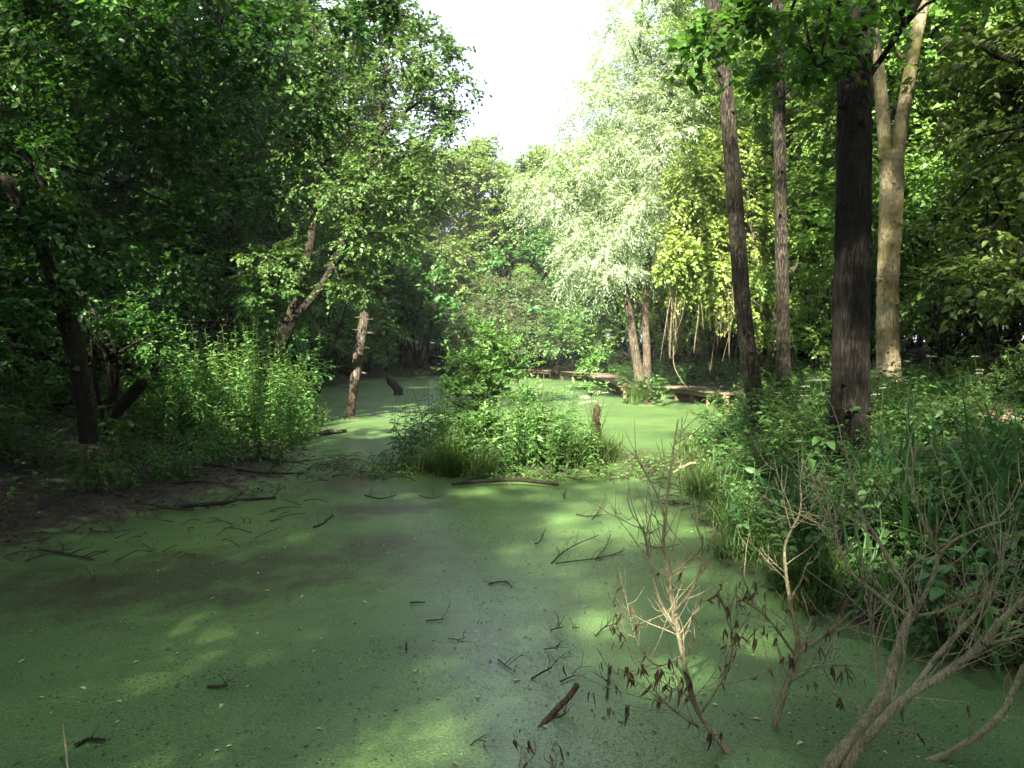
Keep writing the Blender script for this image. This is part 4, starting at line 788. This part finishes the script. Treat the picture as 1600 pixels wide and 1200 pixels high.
# ------------------------------------------------------------------ herbs
def herb(name, label, cat, seed, nst, h_, lean, ln, wd, node, leaf, group, kind='lance', branch=0, whorl=2, stem_r=.005, taper=.75, flowers=0, leafless=.1):
    rg = np.random.default_rng(seed); t = thing(name, label, cat, (0, 0, 0), group); sb, lb = MB(), MB()
    for s_ in range(nst):
        a = rg.uniform(0, 6.28); H = h_ * rg.uniform(.7, 1.1); b0 = np.array([rg.normal(0, .05 * nst ** .5), rg.normal(0, .05 * nst ** .5), -.05])
        out = np.array([math.cos(a), math.sin(a), 0]) * lean * H
        path = spline([b0, b0 + out * .25 + UP * H * .5, b0 + out * .8 + UP * H * (1 - .25 * lean) + rg.normal(0, .03, 3)], 9)
        tube(sb, path, [stem_r, stem_r * .4], 4)
        todo = [(path, H)]
        for bi in range(branch):
            i = rg.integers(3, 8); d_ = unit(np.append(rg.normal(0, 1, 2), .6)); L_ = H * rg.uniform(.18, .4); bp_ = spline([path[i], path[i] + d_ * L_ * .5, path[i] + d_ * L_ + np.array([0, 0, -.03])], 6)
            tube(sb, bp_, [stem_r * .6, stem_r * .25], 4); todo.append((bp_, L_))
        for pth, LL in todo:
            nn = max(2, int(LL / node)); f = np.linspace(leafless, 1, nn); f = f + rg.uniform(-.02, .02, nn); f = np.clip(f, 0, .999)
            ii = f * (len(pth) - 1); i0 = ii.astype(int); pos = pth[i0] * (1 - (ii - i0))[:, None] + pth[np.minimum(i0 + 1, len(pth) - 1)] * (ii - i0)[:, None]
            ph = np.arange(nn) * 1.5708 + rg.uniform(0, 6.28)
            for k in range(whorl):
                aa = ph + k * 2 * math.pi / whorl + rg.normal(0, .25, nn)
                sz = (1 - taper * f ** 3) * rg.uniform(.7, 1.15, nn); el = rg.normal(-.05, .25, nn) + .5 * f ** 3
                ax = np.stack([np.cos(aa) * np.cos(el), np.sin(aa) * np.cos(el), np.sin(el)], -1); nr = UP + rg.normal(0, .3, (nn, 3))
                leaves(lb, pos + ax * .01, ax, nr, ln * sz, wd * sz, kind, np.clip(rg.normal(.45, .25, nn) + .3 * f ** 4, 0, 1), rg)
    if flowers:
        for k in range(flowers):
            fb = MB(); a = rg.uniform(0, 6.28); c = np.array([rg.normal(0, .16), rg.normal(0, .16), h_ * rg.uniform(.85, 1.12)])
            n_ = 46; rd = np.sqrt(rg.random(n_)) * .042; th_ = rg.uniform(0, 6.28, n_); pos = c + np.stack([rd * np.cos(th_), rd * np.sin(th_), .012 * rg.random(n_) - rd * rd * 4], -1)
            leaves(fb, pos, np.stack([np.cos(th_), np.sin(th_), 0 * th_], -1) + rg.normal(0, .2, (n_, 3)), UP + rg.normal(0, .2, (n_, 3)), .011, .009, 'far', None, rg)
            tube(sb, [c * np.array([.2, .2, .3]), c * np.array([.6, .6, .7]), c], [.0025, .0018], 4); fb.build('flower_head', M['flower'], t)
    sb.build('stems', M['stem'], t)['kind'] = 'stuff'; lb.build('leaves', leaf, t)['kind'] = 'stuff'
    return t
def scatter(protos, pts, labels, smin=.8, smax=1.2, seed=0, sink=.03, zmin=None):
    rg = random.Random(seed)
    for i, (x, y) in enumerate(pts):
        p_ = protos[i % len(protos)]; z = zg(x, y) - sink; s = rg.uniform(smin, smax); a = rg.uniform(0, 6.28)
        if zmin is not None: z = max(z, zmin)
        if p_.name in used: copy_thing(p_, (x, y, z), a, s, labels, tilt=rg.gauss(0, .05))
        else: used.add(p_.name); p_.location = (x, y, z); p_.rotation_euler = (0, 0, a); p_.scale = (s, s, s); p_['label'] = labels
LN = 'tall upright nettle in the stand on the muddy shaded bank'
nets = [herb('nettle_plant', LN, 'nettle', 301 + i, 3, 1.9, .12, .15, .050, .082, M['nettle'], 'nettles on the muddy bank', taper=.6) for i in range(4)]
rp_ = random.Random(3); pts = []
while len(pts) < 95:
    y = rp_.uniform(12.6, 18.8); x = rp_.uniform(-6.9, -3.6)
    px = 800 + x / y * FPX
    if shore_sd(np.array([x]), np.array([y]))[0] > .18 and 232 < px < 492: pts.append((x, y))
scatter(nets, pts, LN, .78, 1.25, 1)
LS = 'short leafy weed fringing the bank below the tall nettles'
sh = [herb('bank_weed', LS, 'weed', 321 + i, 5, .55, .35, .075, .03, .06, M['nettle'], 'low weeds below the nettles', branch=2) for i in range(2)]
pts = []
while len(pts) < 60:
    y = rp_.uniform(9.5, 21.5); x = rp_.uniform(-6.4, -3.2); d_ = shore_sd(np.array([x]), np.array([y]))[0]
    if (y > 14 and .02 < d_ < .9) or (y <= 14 and .9 < d_ < 2.0): pts.append((x, y))
scatter(sh, pts, LS, .7, 1.3, 2)
LD = 'dark leafy plant growing in deep shade on the muddy bank'
dk = [herb('shade_plant', LD, 'plant', 331 + i, 6, .8, .45, .10, .06, .09, M['dark'], 'plants in the deep shade', kind='near', branch=3) for i in range(3)]
pts = []
while len(pts) < 90:
    y = rp_.uniform(6.5, 17); x = rp_.uniform(-10, -4.2); d_ = shore_sd(np.array([x]), np.array([y]))[0]
    if d_ > 1.35 and 800 + x / y * FPX < 330: pts.append((x, y))
scatter(dk, pts, LD, .7, 1.5, 3)
# island plants
LI = 'tall slender nettle growing on the small plant island'
isl = [herb('nettle_plant', LI, 'nettle', 341 + i, 3, 1.25, .18, .135, .045, .075, M['nettle'], 'nettles on the island', taper=.6) for i in range(3)]
def ipts(n, x0, x1, y0, y1, seed):
    r_ = random.Random(seed); return [(r_.uniform(x0, x1), r_.uniform(y0, y1)) for _ in range(n)]
scatter(isl, ipts(11, -1.75, -.75, 12.2, 13.1, 1) + ipts(9, -.6, .5, 11.7, 12.3, 2) + ipts(6, .5, 1.3, 12, 12.8, 4) + ipts(12, -1.0, 1.1, 11.75, 12.2, 5) + ipts(12, -1.9, -.9, 12.1, 13.4, 6) + ipts(14, -.9, 1.2, 11.7, 12.4, 8) + ipts(8, .2, 1.2, 12.2, 13, 9), LI, .55, 1.1, 4)
for kx, ky, ks in [(-1.62, 12.7, 1.05), (-1.35, 12.4, 1.2), (-1.2, 12.9, 1.25), (-.75, 12.5, 1.15), (-.55, 12.2, 1.1), (.75, 12.3, 1.1), (.95, 12.6, 1.0)]: copy_thing(isl[1], (kx, ky, .08), kx * 9, ks, LI)
k = copy_thing(isl[0], (-.98, 12.6, .1), 1.0, 1.28, 'tallest nettle spire on the island with pale leafy top'); k['group'] = 'nettles on the island'
tree('elder_shrub', 'leafy green shrub with pale flower specks at the centre of the island', 351, [([np.array([-.1, 12.4, .05]), np.array([-.2, 12.4, .8]), np.array([-.35, 12.45, 1.9])], [.02, .015, .006]), ([np.array([.05, 12.5, .05]), np.array([.1, 12.5, .8]), np.array([.05, 12.5, 2.1])], [.02, .015, .006]),
     ([np.array([.25, 12.45, .05]), np.array([.45, 12.45, .7]), np.array([.5, 12.4, 1.5])], [.018, .012, .005]), ([np.array([.3, 12.5, .05]), np.array([.25, 12.5, .6]), np.array([.1, 12.4, 1.2])], [.018, .012, .005])],
     [ell(768, 530, 12.4, 34, 30, .3), ell(732, 572, 12.4, 36, 36, .35), ell(795, 575, 12.5, 38, 40, .4), ell(762, 575, 12.3, 30, 34, .3), ell(715, 615, 12.3, 24, 26, .25), ell(760, 620, 12.3, 36, 36, .35), ell(815, 640, 12.3, 28, 34, .3), ell(765, 668, 12.2, 60, 34, .4)],
     M['bright_herb'], M['stem'], .075, .036, dens=15, cr=.24, twigs=5, per=9, kind='near', nlimb=26, twr=.002, sides=6, cat='shrub', low=.2, rough=.0, hang=-.35, inner=.5)
tree('spindly_sapling', 'thin straight sapling with sparse leaf pairs on the island', 352, [([np.array([1.22, 12.3, .02]), np.array([1.25, 12.3, .7]), np.array([1.22, 12.3, 1.55])], [.009, .007, .003])],
     [ell(923, 575, 12.3, 20, 14, .2), ell(920, 610, 12.3, 28, 14, .25), ell(922, 560, 12.3, 8, 8, .1)], M['bright_herb'], M['stem'], .065, .026, dens=6, cr=.16, twigs=4, per=6, kind='near', nlimb=6, twr=.002, sides=5, cat='sapling', low=.3, rough=0)
def tussock(name, label, seed, nbl, L_, loc, leaf, wdt=.006, spread=.6, cat='grass', group=None):
    rg = np.random.default_rng(seed); mb = MB(); n_ = 5; tt = np.linspace(0, 1, n_)
    for i in range(nbl):
        a = rg.uniform(0, 6.28); l = L_ * rg.uniform(.5, 1.1); sp_ = spread * rg.uniform(.2, 1.1); b0 = np.array([rg.normal(0, .09), rg.normal(0, .09), -.03]); o2 = np.array([math.cos(a), math.sin(a), 0])
        c = b0 + o2 * (l * sp_ * tt ** 1.6)[:, None] + UP * (l * (tt - .45 * sp_ * tt ** 2.6))[:, None]; s2 = np.array([-math.sin(a), math.cos(a), 0]); w_ = wdt * (1 - tt ** 2 * .95)
        V = np.concatenate([c + s2 * w_[:, None], c - s2 * w_[:, None]]); mb.add(V, [(j, j + 1, n_ + j + 1, n_ + j) for j in range(n_ - 1)], tint=rg.random())
    o_ = mb.build(name, leaf); o_.location = loc; return tag(o_, label, cat, group)
for i, (x, y, L_, nb, lb) in enumerate([(-.95, 11.75, .9, 380, 'drooping dark grass tussock at the front corner of the island'), (-.45, 11.6, .7, 260, 'low grass tuft hanging over the floating log'), (1.25, 12.5, .75, 420, 'wide sedge tussock beside the rotten post'),
                                    (1.55, 12.8, .7, 300, 'fine upright sedge behind the rotten post, catching light'), (.95, 12.2, .6, 260, 'short sedge between the shrub and the wide tussock'), (-1.35, 12.1, .6, 200, 'small grass tuft below the island nettles'), (3.95, 25.0, .8, 300, 'grass tuft round the foot of the silver willow')]):
    tussock('grass_tussock', lb, 360 + i, nb, L_, (x, y, max(zg(x, y), 0)), M['grass'], spread=1.15 if i < 2 else .8)
LG = 'low green weed creeping over mud at the island edge'
lw = [herb('creeping_weed', LG, 'weed', 371 + i, 9, .24, .9, .05, .03, .05, M['bright_herb'], 'creeping weeds round the island', kind='near', branch=1) for i in range(2)]
scatter(lw, ipts(16, 1.2, 2.7, 11.4, 12.6, 5) + ipts(9, -2.0, -1.2, 11.5, 12.6, 6) + ipts(8, -.6, 1.2, 11.4, 11.8, 7) + ipts(7, -3.2, -2.0, 11.6, 13.6, 15) + ipts(9, 1.9, 3.1, 11.8, 13.6, 16), LG, .8, 1.4, 6, zmin=0.0)
pf = herb('pale_flower_plant', 'cream-flowered plant glowing above the rotten post', 'plant', 375, 4, .55, .4, .05, .02, .07, M['bright_herb'], None, flowers=14); pf.location = (1.42, 13.4, .12); pf.scale = (1.3, 1.3, 1.7); used.add(pf.name)

# right bank plants
LP1 = 'broad-leaved green plant in the tangle on the raised bank'
LP2 = 'bright bramble-like plant catching sun on the raised bank'
LP3 = 'feathery cow parsley with white flower heads on the raised bank'
rb1 = [herb('bank_plant', LP1, 'plant', 401 + i, 6, .62, .5, .085, .052, .08, M['herb'], 'plants on the raised bank', kind='near', branch=3) for i in range(3)]
rb2 = [herb('bramble_plant', LP2, 'bramble', 411 + i, 6, .75, .7, .08, .05, .075, M['bright_herb'], 'brambles on the raised bank', kind='near', branch=3, whorl=3) for i in range(2)]
rb3 = [herb('cow_parsley', LP3, 'cow parsley', 421 + i, 5, .85, .35, .06, .02, .045, M['bright_herb'], 'cow parsley on the raised bank', branch=4, flowers=2) for i in range(2)]
def rpts(n, y0, y1, x1, dmin, dmax, seed):
    r_ = random.Random(seed); out = []
    while len(out) < n:
        y = r_.uniform(y0, y1); x = r_.uniform(1.8, x1); d_ = shore_sd(np.array([x]), np.array([y]))[0]
        path = abs(x - (4.3 + .22 * y)) < .42 and y > 8
        if dmin < d_ < dmax and not path: out.append((x, y))
    return out
scatter(rb1, rpts(190, 4.6, 14, 9, .05, 6, 11), LP1, .85, 1.65, 7)
scatter(rb2, rpts(85, 10, 21, 11, .2, 6, 12), LP2, .85, 1.5, 8)
scatter(rb3, rpts(34, 8.5, 17, 10, 1.0, 5, 13), LP3, .8, 1.3, 9)
LP4 = 'leafy plant on the bank along the boardwalk'
rb4 = [herb('boardwalk_plant', LP4, 'plant', 431, 8, .9, .5, .14, .09, .13, M['herb'], 'plants along the boardwalk', kind='near', branch=3)]
scatter(rb4, [(6.9, 21.5), (8.0, 22.6), (8.2, 25.0), (7.6, 27.0), (6.6, 29.6), (6.0, 31), (5.9, 33), (5.7, 35), (5.4, 37.5), (4.6, 40), (3.6, 42.5), (3.9, 25.2), (4.5, 26.0), (4.6, 25.0), (7.4, 28.6), (6.7, 31.5), (6.5, 34.5), (2.2, 45), (6.9, 19.6), (8.4, 26.2), (7.9, 24.0), (8.6, 23.4), (7.2, 29.4), (6.4, 30.4), (5.7, 30.0), (5.8, 32.2), (5.6, 34.0), (5.5, 36.2), (6.3, 33.2), (6.2, 36.0), (5.2, 39.0), (4.8, 41.2), (8.9, 25), (8.2, 27.8)], LP4, .9, 1.5, 10)
sg = herb('broad_leaf_sapling', 'small sapling with big glossy leaves over tangled roots at the water edge', 'sapling', 441, 4, .75, .6, .16, .11, .14, M['herb'], None, kind='near', branch=2); sg.location = (3.15, 12.9, .05)
for i, (a, b_) in enumerate([((1075, 705), (1135, 690)), ((1065, 720), (1090, 672)), ((1100, 712), (1150, 700)), ((1050, 742), (1110, 735)), ((1085, 760), (1150, 742))]):
    p0, p1 = zup(*a, .03), zup(*b_, .06); log('root', 'bent bare root or dead branch at the water edge under the glossy sapling', 'root', [p0, (p0 + p1) / 2 + np.array([0, 0, .10]), p1], [.022, .018, .01], M['twig'], 450 + i, group='roots at the water edge', twigs=3, tl=.3, twr=.006)
scatter(rb1, rpts(70, 3.4, 7.5, 6.5, .05, 2.6, 17), 'broad-leaved green plant between the iris clumps and bare shrubs', .6, 1.1, 19)
# iris
rg = np.random.default_rng(500); blades = []
for v in range(6):
    mb = MB(); n_ = 8; tt = np.linspace(0, 1, n_); l = rg.uniform(.75, 1.15); bend = rg.uniform(.1, .75); wd_ = .016 * (np.clip(1.15 - tt ** 2.2, 0, 1) * .9 + .02); wd_[-1] = .001
    c = np.stack([l * bend * .7 * tt ** 2.4, 0 * tt, l * (tt - .45 * bend * tt ** 3.2)], -1)
    V = np.concatenate([c + np.array([0, 1, 0]) * wd_[:, None], c + np.array([.004, 0, 0]), c - np.array([0, 1, 0]) * wd_[:, None]])
    mb.add(V, [(j, j + 1, n_ + j + 1, n_ + j) for j in range(n_ - 1)] + [(n_ + j, n_ + j + 1, 2 * n_ + j + 1, 2 * n_ + j) for j in range(n_ - 1)], tint=rg.random()); blades.append(mb.mesh('blade', M['iris']))
LX = 'clump of long sword-shaped iris leaves behind the bare shrubs'
for i, (x, y, nb, s) in enumerate([(2.35, 6.4, 15, 1.1), (2.75, 6.0, 15, 1.15), (3.05, 6.6, 13, 1.1), (3.4, 5.6, 14, 1.1), (2.6, 7.2, 12, 1.0), (3.7, 6.2, 12, 1.0), (3.2, 5.1, 12, 1.0), (4.1, 5.2, 13, 1.1), (2.45, 5.5, 10, .9), (4.5, 6.0, 12, 1.0), (2.25, 7.9, 8, .8), (2.5, 6.9, 12, 1.0), (2.95, 5.6, 13, 1.05), (3.0, 4.7, 12, .9), (3.7, 4.6, 13, 1.0), (2.55, 5.0, 10, .8), (4.6, 4.4, 12, 1.0), (3.5, 7.0, 12, 1.1), (4.2, 6.8, 12, 1.0)]):
    t = thing('iris_clump', LX, 'iris', (x, y, max(zg(x, y), 0) - .02), 'iris clumps at the water edge')
    for j in range(nb):
        o_ = link('blade', blades[rg.integers(0, 6)], t); o_.location = (rg.normal(0, .08), rg.normal(0, .08), 0); a = rg.uniform(0, 6.28); o_.rotation_euler = (rg.normal(0, .1), rg.normal(0, .12), a); ss_ = s * rg.uniform(.75, 1.15); o_.scale = (ss_, ss_, ss_)

SE = 'dark sedge tuft overhanging the water edge below the raised bank'
se = [tussock('sedge_tuft', SE, 380 + i, 150, .5, (2.3, 8.0 + i * .4, .1), M['grass'], spread=1.1, wdt=.007, group='sedge tufts along the water edge') for i in range(2)]
r_ = random.Random(21); cnt = 0
while cnt < 34:
    y = r_.uniform(4.4, 13.5); x = r_.uniform(1.9, 5.2); d_ = shore_sd(np.array([x]), np.array([y]))[0]
    if -.05 < d_ < .45: copy_thing(se[cnt % 2], (x, y, max(zg(x, y), 0) - .02), r_.uniform(0, 6.28), r_.uniform(.6, 1.25), SE); cnt += 1

# ------------------------------------------------------------------ ground cover and litter
rg = np.random.default_rng(600)
def cover(name, label, n, x0, x1, y0, y1, test, ln, wd, hmax, leaf, kind='near', lift=.02):
    x = rg.uniform(x0, x1, n); y = rg.uniform(y0, y1, n); d_ = shore_sd(x, y); z = height(x, y); k = test(x, y, d_, z); x, y, z = x[k], y[k], z[k]; m_ = len(x)
    cl = .5 + .5 * np.sin(2.3 * x + 1.7 * y) * np.sin(3.1 * y - 1.3 * x + 2)
    pos = np.stack([x, y, z + lift + hmax * cl * rg.random(m_) ** 1.3], -1); a = rg.uniform(0, 6.28, m_); e = rg.normal(-.05, .3, m_)
    s = rg.uniform(.5, 1.25, m_); mb = MB()
    leaves(mb, pos, np.stack([np.cos(a), np.sin(a), e], -1), UP + rg.normal(0, .35, (m_, 3)), ln * s, wd * s, kind, np.clip(rg.normal(.45, .25, m_), 0, 1), rg)
    return tag(mb.build(name, leaf), label, 'plants', kind='stuff')
PATH = lambda x, y: np.abs(x - (4.3 + .22 * y)) > .36
cover('ground_cover', 'low leafy ground cover over the raised bank', 46000, 1.9, 13, 4.5, 20, lambda x, y, d, z: (d > .05) & (PATH(x, y) | (y < 8)), .07, .042, .34, M['herb'])
cover('ground_cover', 'leafy ground cover beyond the boardwalk', 16000, 4.5, 14, 18, 46, lambda x, y, d, z: d > .05, .13, .09, .5, M['herb'])
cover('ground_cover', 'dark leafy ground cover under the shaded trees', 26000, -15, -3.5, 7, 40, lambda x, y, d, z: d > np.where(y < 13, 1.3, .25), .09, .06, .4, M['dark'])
cover('ground_cover', 'leafy ground cover at the far end of the pond', 14000, -14, 8, 44, 62, lambda x, y, d, z: d > .05, .2, .13, .8, M['dark'])
cover('leaf_litter', 'brown fallen leaves strewn on the mud', 26000, -9, 4, 6, 22, lambda x, y, d, z: (z > .012) & (d < 3.0) & (d > -3), .055, .03, .02, M['litter'], lift=.006)
def floaters(name, label, n, leaf, ln, wd, x0, x1, y0, y1):
    x = rg.uniform(x0, x1, n); y = y0 + (y1 - y0) * rg.random(n) ** 1.5; k = (shore_sd(x, y) < -.02) & (height(x, y) < -.01); x, y = x[k], y[k]; m_ = len(x); a = rg.uniform(0, 6.28, m_); mb = MB(); s = rg.uniform(.3, 1.3, m_) ** 1.5
    leaves(mb, np.stack([x, y, np.full(m_, .006)], -1), np.stack([np.cos(a), np.sin(a), 0 * a], -1), UP + rg.normal(0, .08, (m_, 3)), ln * s, wd * s, 'near', None, rg); return tag(mb.build(name, leaf), label, 'leaves', kind='stuff')
floaters('floating_leaves', 'pale fallen leaves floating on the near duckweed', 520, M['float'], .034, .018, -3.5, 3, 3.2, 11)
floaters('floating_debris', 'tiny dark bits of debris floating on duckweed', 2600, M['wet'], .022, .009, -4, 3, 3.2, 13)
M['frond'] = leaf_mat('duckweed_frond', (.050, .105, .028), (.150, .235, .070), trans=.1, tmul=.9, rough=.45)
nf = 125000; x = rg.uniform(-4.2, 3.4, nf); y = 3.0 + 6.0 * rg.random(nf) ** 1.5
cl = np.sin(1.9 * x + 2.7 * y) * np.sin(3.1 * x - 1.3 * y + 1) + .7 * np.sin(6.3 * x + 4.9 * y) * np.sin(5.7 * y - 7.1 * x) + .5 * np.sin(15 * x - 11 * y) * np.sin(13 * y + 17 * x)
k = (shore_sd(x, y) < .02) & (rg.random(nf) < np.clip(.62 + .45 * cl, .08, 1)); x, y = x[k], y[k]; m_ = len(x); a = rg.uniform(0, 6.28, m_); mb = MB(); s = rg.uniform(.5, 1.25, m_)
leaves(mb, np.stack([x, y, rg.uniform(.0015, .004, m_)], -1), np.stack([np.cos(a), np.sin(a), rg.normal(0, .06, m_)], -1), UP + rg.normal(0, .12, (m_, 3)), .0095 * s, .0075 * s, 'far', None, rg)
tag(mb.build('duckweed', M['frond']), 'tiny green duckweed fronds floating on the near water', 'duckweed', kind='stuff')
# dry twigs heaped on the muddy margin
mb = MB()
for i in range(590):
    if i < 150: x, y = rg.uniform(1.9, 3.0), rg.uniform(8.0, 13.0)
    elif i < 330: x, y = rg.uniform(-6, -2.6), rg.uniform(7, 14)
    elif i < 420: x, y = rg.uniform(-1.6, 2.6), rg.uniform(11.2, 12.2)
    elif i < 500: x, y = rg.uniform(-3.6, -1.6), rg.uniform(11.2, 14)
    else: x, y = rg.uniform(1.4, 3.4), rg.uniform(11.2, 13.8)
    d_ = shore_sd(np.array([x]), np.array([y]))[0]
    if d_ > 1.6: continue
    z = max(zg(x, y), 0) + .012; a = rg.uniform(0, 6.28); l = rg.uniform(.1, .45); e = np.array([math.cos(a) * l, math.sin(a) * l, 0]); b = np.array([x, y, z]); c = b + e; c[2] = max(zg(c[0], c[1]), 0) + rg.uniform(.01, .06)
    tube(mb, spline([b, (b + c) / 2 + rg.normal(0, .02, 3) + np.array([0, 0, .02]), c], 5), [.006, .003], 4)
tag(mb.build('twig_litter', M['wet']), 'dark dead twigs littering the muddy pond margins', 'twigs', kind='stuff')

# ------------------------------------------------------------------ thin haze volume added for soft glow
hz = MB(); x0, x1, y0, y1, z0, z1 = -60, 60, -40, 110, -1.6, 30
hz.add([(x0, y0, z0), (x1, y0, z0), (x1, y1, z0), (x0, y1, z0), (x0, y0, z1), (x1, y0, z1), (x1, y1, z1), (x0, y1, z1)], [(3, 2, 1, 0), (4, 5, 6, 7), (0, 1, 5, 4), (1, 2, 6, 5), (2, 3, 7, 6), (3, 0, 4, 7)])
m, n = new_mat('glow_haze'); pv = N(n, 'ShaderNodeVolumePrincipled', Density=.0004, Anisotropy=0.0); pv.inputs['Color'].default_value = (.95, .97, 1, 1)
o = N(n, 'ShaderNodeOutputMaterial'); n.links.new(pv.outputs[0], o.inputs['Volume'])
tag(hz.build('haze', m), 'thin pale haze volume added over the pond for soft glow', 'haze', kind='stuff')
